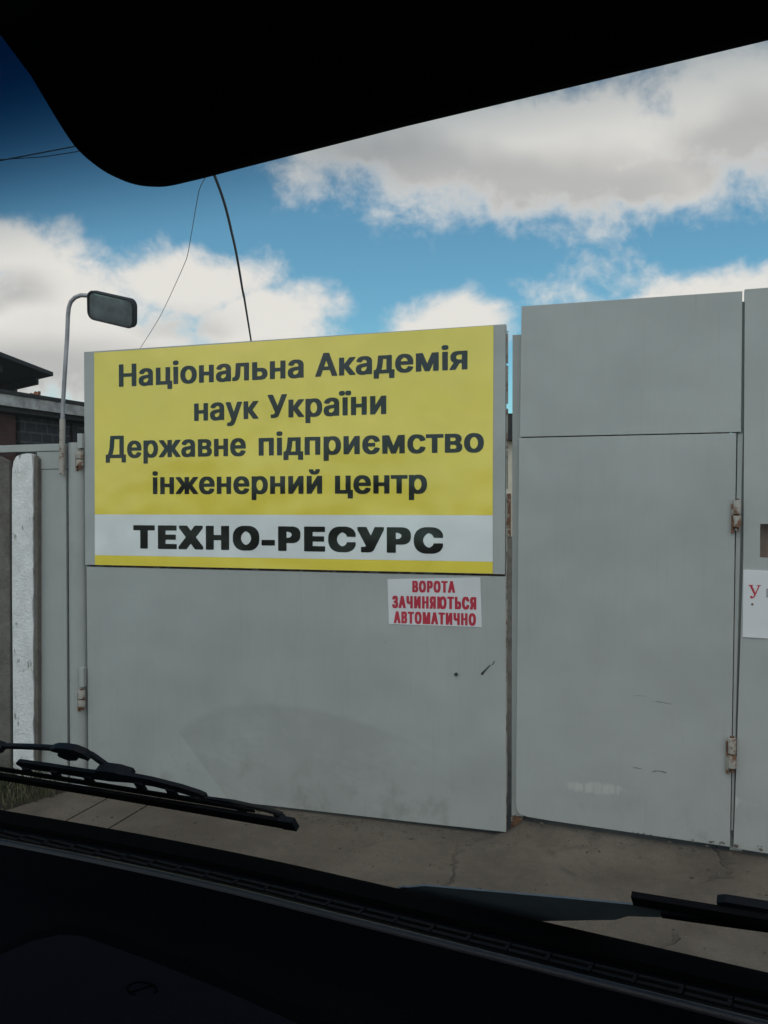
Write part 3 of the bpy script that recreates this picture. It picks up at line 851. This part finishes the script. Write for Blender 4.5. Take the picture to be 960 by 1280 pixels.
MB().prism([(1.7475, .16), (1.757, .16), (1.790, 2.066), (1.7665, 2.066)], UZ, .008, .04).build('hinge_strip', M['post'], jam, org, bevel=.001)
fr = MB()
fr.box(1.745, 1.80, .0405, .10, .05, 2.70)
fr.box(2.84, 2.88, .035, .08, .0, 2.70)
fr.build('frame', M['post'], jam, org)

uo = (1.85, 0, 1.1)
us = gthing('notice_sign', uo, 'white board with a red serif letter under the letter slot', 'notice')
MB().prism([(1.792, 1.097), (2.42, 1.085), (2.42, 1.402), (1.794, 1.418)], UZ, -.0095, -.0045).build('board', M['paper'], us, uo, bevel=.001)
# red serif capital, drawn as one outline
U = [(0, 64), (22, 64), (22, 61), (17, 60), (31, 27), (43, 57), (43, 60), (36, 61), (36, 64), (56, 64), (56, 61), (50, 60), (31, 14), (26, 5), (19, 0), (12, 0),
     (8, 3), (8, 9), (12, 12), (17, 11), (19, 7), (22, 8), (26, 17), (6, 60), (0, 61)]
MB().prism([(1.816 + a / 1000, 1.283 + b / 1000) for a, b in U], UZ, -.0105, -.0097).build('lettering', M['red'], us, uo)
lettering('lettering', [('п', SANS_BOLD, 1.8945, 1.935, 1.290, .055, 0)], M['greyink'], us, uo, -.0102)
MB().tube([(1.834, -.0097, 1.255), (1.834, -.0118, 1.255)], .0055, 12).build('bolt_head', M['rust'], us, uo)
MB().tube([(2.38, -.0097, 1.24), (2.38, -.0118, 1.24)], .0055, 12).build('bolt_head', M['rust'], us, uo)

# ------------------------------------------------------------------ left side: pipe post, fixed panel, concrete post and wall
org = (-1.968, .055, 0)
pp = MB().tube([(-1.968, .055, -.02), (-1.968, .055, 2.098)], .066, 32)
gmesh(pp, 'gate_post', M['post'], org, 'round grey pipe post that the sign leaf hangs on', 'post', 'steel posts of the gate', smooth=True)
org = (-2.14, 0, 0)
fp = gthing('metal_fence', org, 'narrow grey sheet fencing with a long flat top rail, left of the pipe post', 'fence')
MB().box(-2.245, -2.0365, .012, .03, .0, 1.937).build('sheet', M['post'], fp, org, bevel=.001)
MB().box(-2.245, -2.0365, .008, .03, 1.941, 2.047).build('upper_sheet', M['post'], fp, org, bevel=.001)
MB().prism([(-3.4, 2.036), (-2.2, 2.050), (-2.035, 2.049), (-2.035, 2.094), (-2.3, 2.092), (-3.4, 2.086)], UZ, .002, .06).build('top_rail', M['post'], fp, org, bevel=.002)

# whitewashed concrete post: chipped edges
org = (-2.32, -.01, 0)
wp = MB()
left_edge = [(a_ - .0595, b_) for a_, b_ in [(-2.342, 0.0), (-2.341, .5), (-2.343, 1.2), (-2.339, 1.86), (-2.336, 1.94), (-2.325, 1.99), (-2.305, 2.018), (-2.27, 2.031), (-2.225, 2.036), (-2.195, 2.030)]]
right_edge = [(-2.2415 - .010 * i / 40 + random.uniform(-.007, .002), 1.98 - .05 * i) for i in range(40)] + [(-2.2525, 0)]
wp.prism(left_edge + right_edge, UZ, -.03, .012)
post_o = gmesh(wp, 'concrete_post', M['whitewash'], org, 'whitewashed concrete post with chipped flaking face, rounded at the top', 'post')
sd_ = MB()
sd_.prism([(-2.2495, 0), (-2.224, 0), (-2.219, 1.0), (-2.213, 2.0), (-2.2355, 2.022), (-2.240, 1.0)], UZ, -.022, .011)
gmesh(sd_, 'concrete_strip', M['wallconc'], (-2.23, -.005, 0), 'narrow bare concrete strip along the right side of the whitewashed post', 'post', jag=.002)
cw = MB().prism([(-5.0, 0), (-2.434, 0), (-2.426, 1.99), (-2.496, 2.022), (-5.0, 2.06)], UZ, -.02, .001)
gmesh(cw, 'concrete_wall', M['wallconc'], (-3.6, 0, 0), 'rough brown concrete wall at the left edge beside the white post', 'wall', bevel=.006)

# ------------------------------------------------------------------ convex mirror on a bent tube
org = (-2.045, -.02, 1.9)
tm = gthing('traffic_mirror', org, 'rectangular black framed mirror on a bent tube above the gate', 'mirror')
bend = [(-2.040, -.02, 2.09), (-2.028, -.02, 2.355), (-2.009, -.02, 2.595), (-1.997, -.02, 2.739), (-1.991, -.02, 2.859), (-1.984, -.02, 2.91), (-1.970, -.02, 2.943), (-1.94, -.02, 2.967), (-1.90, -.02, 2.977), (-1.85, -.02, 2.972), (-1.79, -.015, 2.95)]
MB().tube(bend, .0125, 14).build('pole', M['pole'], tm, org, smooth=True)
br = MB()
br.tube([(-2.043, -.017, 1.905), (-2.036, -.017, 2.24)], .017, 12)
br.build('pole_bracket', M['hinge'], tm, org, smooth=True)


def rrect(w_, h_, r_, k=5, ta=0.0):
    P = []
    for cx, cy, a0 in ((w_ / 2 - r_, h_ / 2 - r_, 0), (-w_ / 2 + r_, h_ / 2 - r_, 90), (-w_ / 2 + r_, -h_ / 2 + r_, 180), (w_ / 2 - r_, -h_ / 2 + r_, 270)):
        for i in range(k + 1):
            a = R(a0 + 90 * i / k)
            P.append((cx + r_ * cos(a), cy + r_ * sin(a)))
    return P


mc = Vector((-1.663, -.06, 2.869))
ROT = Matrix.Rotation(R(15), 3, 'Y') @ Matrix.Rotation(R(-4), 3, 'Z') @ Matrix.Rotation(R(19), 3, 'X')


def mir(a, b, dd):
    return mc + ROT @ Vector((a, dd, b))


MB().prism(rrect(.345, .170, .043), mir, .002, .03).prism(rrect(.30, .12, .04), mir, .0301, .045).build('housing', M['shell'], tm, org, bevel=.004, smooth=True)
mg = MB()
prev = None
for s_, dd in ((1, -.0005), (.9, -.002), (.7, -.0045), (.4, -.0065), (.1, -.0072)):
    ring = [mg.bm.verts.new(mir(a * s_, b * s_, dd)) for a, b in rrect(.325, .150, .036)]
    if prev:
        for i in range(len(ring)):
            mg.bm.faces.new((prev[i], prev[(i + 1) % len(ring)], ring[(i + 1) % len(ring)], ring[i]))
    else:
        base = ring
    prev = ring
mg.bm.faces.new(prev)
mg.bm.faces.new(base[::-1])
mg.build('glass', M['mirror'], tm, org, smooth=True)
rim = MB()
P1 = [mir(a, b, -.002) for a, b in rrect(.335, .160, .040)]
rim.tube(P1 + P1[:2], .0075, 8, cap=False)
rim.build('rim', M['shell'], tm, org, smooth=True)

# ------------------------------------------------------------------ weeds beside the driveway
gr = MB()
for i in range(1500):
    y_ = -random.random() ** 1.3 * 1.2 - .05
    u_ = edge_u(y_) - random.random() ** 1.2 * 1.1 + random.gauss(0, .03)
    h_ = random.uniform(.04, .17) * (1.3 if u_ < edge_u(y_) - .1 else .6)
    a = random.uniform(0, 2 * pi)
    lean = random.uniform(.1, .9) * h_
    wd = random.uniform(.002, .0045)
    px, py = cos(a), sin(a)
    rows = []
    for k, (t_, ww) in enumerate(((0, 1), (.45, .9), (.8, .55), (1, .05))):
        cx = u_ + px * lean * t_ * t_
        cy = y_ + py * lean * t_ * t_
        rows.append((gr.bm.verts.new((cx - py * wd * ww, cy + px * wd * ww, h_ * t_ * (1 - .25 * t_))), gr.bm.verts.new((cx + py * wd * ww, cy - px * wd * ww, h_ * t_ * (1 - .25 * t_)))))
    for r0, r1 in zip(rows, rows[1:]):
        gr.bm.faces.new((r0[0], r0[1], r1[1], r1[0]))
m, n, b = mat('dry_grass')
o = ocoord(n)
n.put(b.inputs['Base Color'], n.mix(n.ss(n.noise(o, 25, 3), .35, .65), (.045, .055, .022), (.13, .115, .06)))
b.inputs['Roughness'].default_value = .8
go = gr.build('grass', m, None)
go.location = GO
go.rotation_euler = (0, 0, GA)
tag(go, 'dry green weeds at the foot of the wall and post', 'grass', kind='stuff')

gt = MB()
for i in range(900):
    u_ = random.uniform(-1.9, 2.6)
    y_ = -abs(random.gauss(0, .10 if i % 3 else .8)) + .02
    r_ = random.uniform(.0015, .006) * (1 if random.random() < .93 else 2.2)
    zb = .004 + (max(0, .10 + y_ * .6) if (u_ > .69 and y_ > -.16) else 0)
    bmesh.ops.create_icosphere(gt.bm, subdivisions=1, radius=r_, matrix=Matrix.Translation((u_, y_, zb + r_ * .3)) @ Matrix.Diagonal((random.uniform(.7, 1.5), random.uniform(.7, 1.4), random.uniform(.4, .8), 1)))
gt_o = gt.build('grit', M['grit'], None)
gt_o.location = GO
gt_o.rotation_euler = (0, 0, GA)
tag(gt_o, 'loose grit and crumbs of dirt swept along the foot of the gate', 'grit', kind='stuff')

# ------------------------------------------------------------------ beyond the gate
SD = Vector((.342, .94, 0))                # long side of the low shed runs away from the gate
SP = Vector((-.94, .342, 0))


def shed(t, s, z_):
    p = Vector((-3.55, 8.0, 0)) + SD * t + SP * s
    return (p.x, p.y, z_)


so2 = shed(2, 2, 0)
sh = empty('shed', so2, 0, 'low dark blockwork shed with a white roof edge behind the gate, at left', 'shed')
MB().prism([(.25, 0), (6, 0), (6, 4), (.25, 4)], lambda a, b, h: shed(a, b, h), 0, 2.55).build('block_wall', M['block'], sh, so2)
MB().prism([(-1.4, -.012), (.18, -.012), (.18, 4), (-1.4, 4)], lambda a, b, h: shed(a, b, h), 0, 2.55).build('brick_wall', M['brick'], sh, so2)
MB().prism([(-1.6, -.20), (6.2, -.20), (6.2, -.16), (-1.6, -.16)], lambda a, b, h: shed(a, b, h), 2.60, 2.705).build('fascia_board', M['fascia'], sh, so2, bevel=.004)
rf = MB()
rf.prism([(-1.65, -.22), (6.25, -.22), (6.25, 4.2), (-1.65, 4.2)], lambda a, b, h: shed(a, b, h + (b + .22) * .02), 2.708, 2.74)
rf.prism([(-1.6, -.155), (6.2, -.155), (6.2, 4.0), (-1.6, 4.0)], lambda a, b, h: shed(a, b, h), 2.555, 2.60)
rf.build('roof', M['roofing'], sh, so2)
MB().prism([(.95, -.03), (1.02, -.03), (1.02, -.005), (.95, -.005)], lambda a, b, h: shed(a, b, h), 0, 2.54).build('door_frame', M['timber'], sh, so2)
# piece of broken tile lying on the shed roof
c_ = Vector(shed(.38, -.05, 2.745))
tb = MB()
tb.prism([(-.045, 0), (-.02, .035), (0, .018), (.02, .05), (.03, .022), (.055, .052), (.05, 0)], lambda a, b, h: (c_.x + a, c_.y + h, c_.z + b), -.03, .03)
to = tb.build('broken_tile', M['tile'], None, c_)
to.location = c_
tag(to, 'small broken orange tile lying on the edge of the shed roof', 'tile')

# open canopy farther back
co2 = (-6.4, 12.5, 0)
cn = empty('canopy', co2, 0, 'dark sloping canopy roof on posts beyond the shed, at the left edge', 'canopy')
sl2 = .23
MB().prism([(-5.31, 9.0), (-5.31, 13.9), (-9.5, 13.9), (-9.5, 9.0)], lambda a, b, h: (a, b, h + (a + 5.31) * sl2), 3.74, 3.80).build('roof', M['roofing'], cn, co2)
cb = MB()
for yb in (9.6, 11.0, 12.4, 13.7):
    cb.prism([(-5.50, yb), (-5.50, yb + .09), (-9.4, yb + .09), (-9.4, yb)], lambda a, b, h: (a, b, h + (a + 5.31) * sl2), 3.63, 3.739)
cb.build('rafters', M['timber'], cn, co2)
for (xp, yp) in ((-5.82, 13.55), (-9.0, 13.55), (-9.0, 9.7)):
    MB().box(xp - .06, xp + .06, yp - .05, yp + .05, 0, 3.60 + (xp + 5.31) * sl2).build('post', M['timber'], cn, co2)

# house glimpsed through the slit between the leaves
ho = (2.95, 20, 0)
hs = empty('house', ho, 0, 'cream rendered house with a dark roof seen through the slit between the gate leaves', 'house')
MB().box(2.5, 3.5, 20, 23, .9, 3.12).build('wall', M['cream'], hs, ho)
MB().box(2.5, 3.5, 19.99, 23.01, 0, .895).build('plinth', M['wallconc'], hs, ho)
r_ = MB()
for v in [0]:
    r_.prism([(2.2, 3.125), (3.8, 3.125), (3.8, 3.22), (3.45, 3.72), (2.55, 3.72), (2.2, 3.22)], lambda a, b, h: (a, h, b), 19.7, 23.3)
r_.build('roof', M['roofing'], hs, ho)
MB().box(2.84, 2.93, 19.95, 19.985, .90, 1.9).build('pipe', M['rust'], hs, ho)

# overhead cables
def cable(name, pts, r0, m_, label, soft=0.0):
    P = []
    k = 10
    V = [Vector(p) for p in pts]
    for i in range(len(V) - 1):
        p0, p1, p2, p3 = V[max(i - 1, 0)], V[i], V[i + 1], V[min(i + 2, len(V) - 1)]
        for q in range(k):
            t_ = q / k
            lin = p1.lerp(p2, t_)
            cr = .5 * ((2 * p1) + (p2 - p0) * t_ + (2 * p0 - 5 * p1 + 4 * p2 - p3) * t_ ** 2 + (3 * p1 - p0 - 3 * p2 + p3) * t_ ** 3)
            P.append(lin.lerp(cr, soft))
    P.append(V[-1])
    c0 = P[0].copy()
    mbq = MB()
    mbq.tube(P, r0, 8)
    oq = mbq.build(name, m_, None, c0, smooth=True)
    oq.location = c0
    tag(oq, label, 'cable')
    return oq


def far(px, py, dist):
    """point of a cable at a known distance down the road"""
    return ((px - 480) / 1080 * dist, dist, EYE + (625 - py) / 1080 * dist)


cable('overhead_cable', [(-1.70, 4, 5.05), (-1.985, 10, 5.565), (-2.17, 12.5, 5.50), (-2.47, 15.2, 5.37), (-2.80, 18, 5.30), (-6.5, 48, 5.0)], 0.019, M['greycable'], 'thick dark grey cable sagging steeply down behind the top of the sign', .9)
cable('overhead_wire', [(-1.6, 8, 5.15), (-1.817, 9, 5.167), (-2.023, 9.5, 5.137), (-2.444, 11, 5.111), (-2.619, 11.5, 4.944), (-3.214, 13, 4.795), (-3.526, 13.6, 4.609), (-4.083, 14.6, 4.346), (-6.0, 18, 3.5)], .0045, M['wire'], 'thin pale kinked wire rising beside the thick grey cable', .5)
cable('power_line', [(-16, 15, 7.05), (-6.67, 15, 7.60), (-5.35, 15, 7.85), (8, 15, 11.5)], .011, M['cable'], 'black power line crossing the sky at the upper left')
cable('power_line', [(-16, 15.1, 7.06), (-5.9, 15.1, 7.715), (-5.35, 15.1, 7.80), (8, 15.1, 11.0)], .008, M['cable'], 'second thinner line just below the black power line, upper left')

# ------------------------------------------------------------------ the van the picture is taken from
VA = R(-27)
van = empty('van', (0, 0, 0), VA, 'dark cab of the van around the viewer, with visor, dashboard and wipers', 'van')
CA, SA = cos(R(55)), sin(R(55))


def gp(x, v, d=0):      # windscreen: x across, v up the slope, d outwards
    return (x, .97 - v * CA + d * SA, 1.26 + v * SA + d * CA)


ws = MB()
NX = 12
ws.prism([(-1.33, -.10), (.50, -.10), (.44, 1.03), (-1.27, 1.03)], lambda a, b, dd: gp(a, b, dd), -.0025, .0025)
ws.build('windscreen', M['clear'], van)

# dashboard profile run across the cab
prof = [(1.03, 1.165), (.985, 1.205), (.962, 1.232), (.950, 1.250), (.938, 1.2535), (.925, 1.2535), (.905, 1.2535), (.893, 1.256), (.882, 1.2615), (.868, 1.264), (.855, 1.261), (.842, 1.254),
        (.826, 1.245), (.805, 1.239), (.77, 1.2365), (.60, 1.232), (.46, 1.222), (.40, 1.20), (.375, 1.15), (.37, 1.0), (.40, .75), (1.03, .75)]
db = MB()
xs = [-1.34 + i * .046 for i in range(41)]
rows = []
for x_ in xs:
    bow = -.10 * max(0, -x_ - .62) ** 1.6
    rows.append([db.bm.verts.new((x_, y_ + bow * (1 if y_ > .5 else .3), z_)) for y_, z_ in prof])
for r0, r1 in zip(rows, rows[1:]):
    for k in range(len(prof)):
        db.bm.faces.new((r0[k], r0[(k + 1) % len(prof)], r1[(k + 1) % len(prof)], r1[k]))
db.bm.faces.new(rows[0])
db.bm.faces.new(rows[-1][::-1])
dash = db.build('dashboard', M['dash'], van, smooth=True)


def bow_at(x_):
    return -.10 * max(0, -x_ - .62) ** 1.6


tr = MB()
tr.tube([(x_, .868 + bow_at(x_), 1.2595) for x_ in xs], .0075, 14)
tr.build('ridge_highlight', M['ridge_sheen'], dash, smooth=True)  # strip added along the ridge to carry its highlight
gv = MB()
x_ = -1.18
while x_ < .44:
    bb = bow_at(x_)
    gv.box(x_, x_ + .044, .899 + bb, .905 + bb, 1.252, 1.2562)
    gv.box(x_, x_ + .044, .912 + bb, .917 + bb, 1.252, 1.2562)
    gv.box(x_ + .040, x_ + .044, .905 + bb, .912 + bb, 1.252, 1.2558)
    x_ += .046
gv.build('defroster_vent', M['grille'], dash)
fz = MB()
sr = []
for i in range(40):
    x_ = -1.31 + i * .0455
    bb = bow_at(x_)
    sr.append([fz.bm.verts.new((x_, y_ + bb, z_)) for y_, z_ in ((.932, 1.2540), (.936, 1.2585), (.975, 1.2590), (.985, 1.2540))])
for r0, r1 in zip(sr, sr[1:]):
    for k in range(4):
        fz.bm.faces.new((r0[k], r0[(k + 1) % 4], r1[(k + 1) % 4], r1[k]))
fz.bm.faces.new(sr[0])
fz.bm.faces.new(sr[-1][::-1])
fz.build('screen_seal', M['frit'], dash)
# lid on top of the dashboard with a shadow groove round it
LZ = lambda a, b, h: (a, b, h + (b - .77) * .026)
outer = [(-.845, .40), (-.845, .66), (-.835, .715), (-.81, .747), (-.77, .760), (-.66, .753), (-.54, .742), (-.435, .728), (-.2, .70), (.2, .68), (.2, .40)]
inner = [(-.818, .41), (-.818, .655), (-.810, .695), (-.792, .720), (-.765, .730), (-.66, .725), (-.54, .714), (-.435, .70), (-.2, .673), (.17, .655), (.17, .41)]
MB().prism(outer, LZ, 1.2330, 1.2390).build('lid_surround', M['frit'], dash, bevel=.002)
lid = MB().prism(inner, LZ, 1.2392, 1.2450).build('lid', M['lid'], dash, bevel=.003)
ring = [(-.627 + .017 * cos(2 * pi * i / 20) , .678 + .011 * sin(2 * pi * i / 20)) for i in range(16)]
emb = MB()
emb.tube([(a, b, 1.2450 + (b - .77) * .026) for a, b in ring], .0014, 6)
emb.tube([(-.634, .668, 1.2426), (-.620, .690, 1.2432)], .0014, 6)
emb.build('latch_mark', M['frit'], dash)

# sun visor
vis = [(.30, 1.990), (-.021, 1.936), (-.185, 1.933), (-.290, 1.9295), (-.318, 1.9285), (-.342, 1.929), (-.364, 1.9355), (-.383, 1.947), (-.400, 1.963), (-.431, 2.006), (-.466, 2.047), (-.50, 2.089), (.34, 2.089)]
vis = [(.33, 2.089), (.33, 1.975), (.315, 1.955), (.28, 1.945)] + vis[1:-1]
def rounded(pts, k=4):
    """Catmull-Rom through a run of points"""
    out = []
    for i in range(len(pts) - 1):
        p0, p1, p2, p3 = (Vector(pts[max(i - 1, 0)]), Vector(pts[i]), Vector(pts[i + 1]), Vector(pts[min(i + 2, len(pts) - 1)]))
        for q in range(k):
            t_ = q / k
            out.append(tuple(.5 * ((2 * p1) + (p2 - p0) * t_ + (2 * p0 - 5 * p1 + 4 * p2 - p3) * t_ ** 2 + (3 * p1 - p0 - 3 * p2 + p3) * t_ ** 3)))
    return out + [tuple(pts[-1])]


vis = vis[:6] + rounded(vis[6:-2], 6) + vis[-2:]
vm = MB().prism(vis, lambda a, b, h: (a, h, b), .372, .388)
vm.build('sun_visor', M['cloth'], van, bevel=.005, smooth=True)

# wipers outside the glass
wl = MB()


def strip(mb_, pts, wds, d0, d1):
    """flat bar following pts (x,v) with half widths, standing d0..d1 off the glass"""
    L_, R_ = [], []
    for i, (x_, v_) in enumerate(pts):
        a = pts[max(i - 1, 0)]
        b_ = pts[min(i + 1, len(pts) - 1)]
        t_ = Vector((b_[0] - a[0], b_[1] - a[1])).normalized()
        nrm = Vector((-t_.y, t_.x)) * wds[i]
        L_.append((x_ + nrm.x, v_ + nrm.y))
        R_.append((x_ - nrm.x, v_ - nrm.y))
    mb_.prism(L_ + R_[::-1], lambda a, b, dd: gp(a, b, dd), d0, d1)


wiper = empty('wiper', (0, 0, 0), 0, None, None)
wiper.parent = van
WL = MB()
# arm: from the left, over a knuckle, down to the middle of the blade
WL.tube([gp(-1.36, .090, .028), gp(-1.16, .103, .030), gp(-1.076, .117, .030), gp(-1.005, .127, .030)], .0048, 10)
WL.tube([gp(-.972, .132, .030), gp(-.948, .124, .030), gp(-.912, .098, .026)], .0046, 10)
WL.build('arm', M['wiper'], wiper, smooth=True)
KN = MB()
strip(KN, [(-1.022, .129), (-1.008, .131), (-.990, .132), (-.970, .132), (-.954, .128), (-.948, .122)], [.0025, .006, .008, .0085, .007, .004], .021, .0325)
strip(KN, [(-1.012, .120), (-.995, .118), (-.975, .119)], [.003, .0065, .003], .0205, .032)
KN.build('knuckle', M['wiper'], wiper, bevel=.0015)
KN = MB()
strip(KN, [(-1.215, .098), (-1.165, .105), (-1.142, .106)], [.008, .0105, .005], .020, .034)
KN.build('knuckle', M['wiper'], wiper, bevel=.0015)
BR = MB()
strip(BR, [(-1.114, .089), (-1.106, .0885), (-1.04, .0930), (-.96, .0965), (-.915, .101), (-.876, .1075), (-.831, .1085), (-.78, .1045), (-.752, .0995), (-.742, .0985)],
      [.002, .0075, .0075, .0075, .0085, .0085, .0075, .007, .0065, .0035], .013, .019)
strip(BR, [(-.936, .108), (-.922, .106), (-.895, .108), (-.872, .110)], [.004, .0095, .0095, .004], .0125, .028)
strip(BR, [(-.744, .0975), (-.690, .1015), (-.642, .0990), (-.618, .0960)], [.0025, .0032, .0035, .0025], .011, .015)
for xx, vb, vt in ((-1.100, .072, .087), (-1.035, .075, .093), (-.965, .078, .096), (-.862, .084, .106), (-.805, .087, .105), (-.765, .089, .099), (-.690, .090, .099), (-.630, .091, .097)):
    BR.prism([(xx, vb), (xx + .016, vb), (xx + .016, vt), (xx, vt)], lambda a, b, dd: gp(a, b, dd), .009, .0128)
BR.build('bridge', M['wiper'], wiper)
MB().tube([gp(-.893, .111, .027), gp(-.893, .111, .030)], .0048, 12).build('rivet', M['hinge'], wiper, smooth=True)
RB = MB()
strip(RB, [(-1.36, .048), (-1.16, .0595), (-1.05, .0655), (-.93, .0725), (-.74, .0825), (-.65, .087), (-.604, .0895)], [.0065, .0065, .0065, .0068, .0075, .0078, .0078], .002, .0075)
strip(RB, [(-1.36, .061), (-1.10, .0760), (-.93, .0845), (-.76, .0935), (-.66, .0965)], [.0050, .0052, .0054, .0050, .003], .0085, .0105)
RB.build('blade', M['rubber'], wiper)
EC = MB()
strip(EC, [(-.618, .0893), (-.596, .0905)], [.0092, .0085], .0015, .0095)
EC.build('end_cap', M['wiper'], wiper)

wiper2 = empty('wiper', (0, 0, 0), 0, None, None)
wiper2.parent = van
AR = MB()
AR.prism([(-.520, -.056), (-.496, -.037), (-.484, -.027), (-.473, -.024), (-.449, -.012), (-.37, .005), (-.268, .027), (-.185, .044), (-.142, .053), (-.130, .050), (-.150, .033), (-.192, .019), (-.207, .006), (-.255, -.014), (-.329, -.045), (-.40, -.066), (-.50, -.075)],
         lambda a, b, dd: gp(a, b, dd), .019, .0215)
AR.build('arm', M['armgrey'], wiper2)
BD = MB()
strip(BD, [(-.178, .0800), (-.12, .0838), (-.047, .0885), (.10, .098), (.44, .122)], [.0075, .0078, .008, .008, .008], .002, .009)
strip(BD, [(-.150, .0610), (-.10, .0690), (-.047, .0770), (.1, .088), (.4, .108)], [.003, .0045, .005, .006, .006], .003, .010)
BD.build('blade', M['rubber'], wiper2)
B2 = MB()
strip(B2, [(-.142, .056), (-.10, .0700), (-.047, .0815), (.1, .095), (.3, .112)], [.003, .0065, .008, .008, .007], .011, .018)
strip(B2, [(-.094, .0935), (-.086, .0950), (0, .1000), (.1, .107)], [.002, .0045, .0045, .004], .010, .019)
B2.build('bridge', M['wiper'], wiper2)

# cab shell and the outside of the van
x0, x1 = -1.36, .54
rf = MB().prism([(.352, 2.094), (.30, 2.20), (-3.4, 2.26), (-3.4, 2.20), (-1.0, 2.15), (.2, 2.13)], lambda a, b, h: (h, a, b), x0, x1)
rf.build('roof', M['body'], van, bevel=.01)
MB().box(x0 + .03, x1 - .03, -1.0, .352, 2.092, 2.12).build('headliner', M['cloth'], van)
MB().box(x0 + .03, x1 - .03, -1.06, -1.0, .62, 2.09).build('bulkhead', M['cloth'], van)
MB().box(x0 + .03, x1 - .03, -1.0, 1.0, .58, .64).build('floor', M['cloth'], van)
ns = MB().prism([(1.045, 1.165), (1.10, 1.10), (1.30, .98), (1.40, .80), (1.40, .35), (1.30, .30), (1.05, .30), (1.02, .6), (1.02, 1.15)], lambda a, b, h: (h, a, b), x0, x1)
ns.build('nose', M['body'], van, bevel=.02)
for xs_, nm in (((x0, x0 + .028), 0), ((x1 - .028, x1), 1)):
    dm = MB().prism([(-.95, .42), (1.018, .42), (1.018, 1.16), (.93, 1.26), (-.95, 1.26)], lambda a, b, h: (h, a, b), *xs_)
    dr = dm.build('door', M['body'], van, bevel=.006)
    MB().prism([(-.80, 1.262), (.925, 1.262), (.34, 2.085), (-.80, 2.085)], lambda a, b, h: (h, a, b), xs_[0] + .012, xs_[0] + .016).build('window', M['clear'], dr)
    MB().prism([(1.005, 1.17), (.935, 1.262), (.375, 2.09), (.345, 2.09), (.90, 1.262), (.96, 1.17)], lambda a, b, h: (h, a, b), *xs_).build('pillar', M['frit'], van)
    MB().prism([(-3.4, .42), (-.955, .42), (-.955, 1.26), (-.80, 1.265), (-.80, 2.09), (-3.4, 2.19)], lambda a, b, h: (h, a, b), *xs_).build('side', M['body'], van, bevel=.006)
    for yw in (.55, -2.5):
        xc = xs_[0] if nm == 0 else xs_[1] - .2
        tyq = MB().tube([(xc, yw, .33), (xc + .2, yw, .33)], .335, 32).build('wheel', M['tyre'], van, smooth=True)
        MB().tube([(xc - .005, yw, .33), (xc + .205, yw, .33)], .20, 24).build('rim', M['rim'], tyq, smooth=True)
MB().box(x0, x1, -3.43, -3.401, .42, 2.25).build('rear_door', M['body'], van)
MB().box(x0 + .05, x1 - .05, -3.39, .35, .40, .56).build('chassis', M['frit'], van)
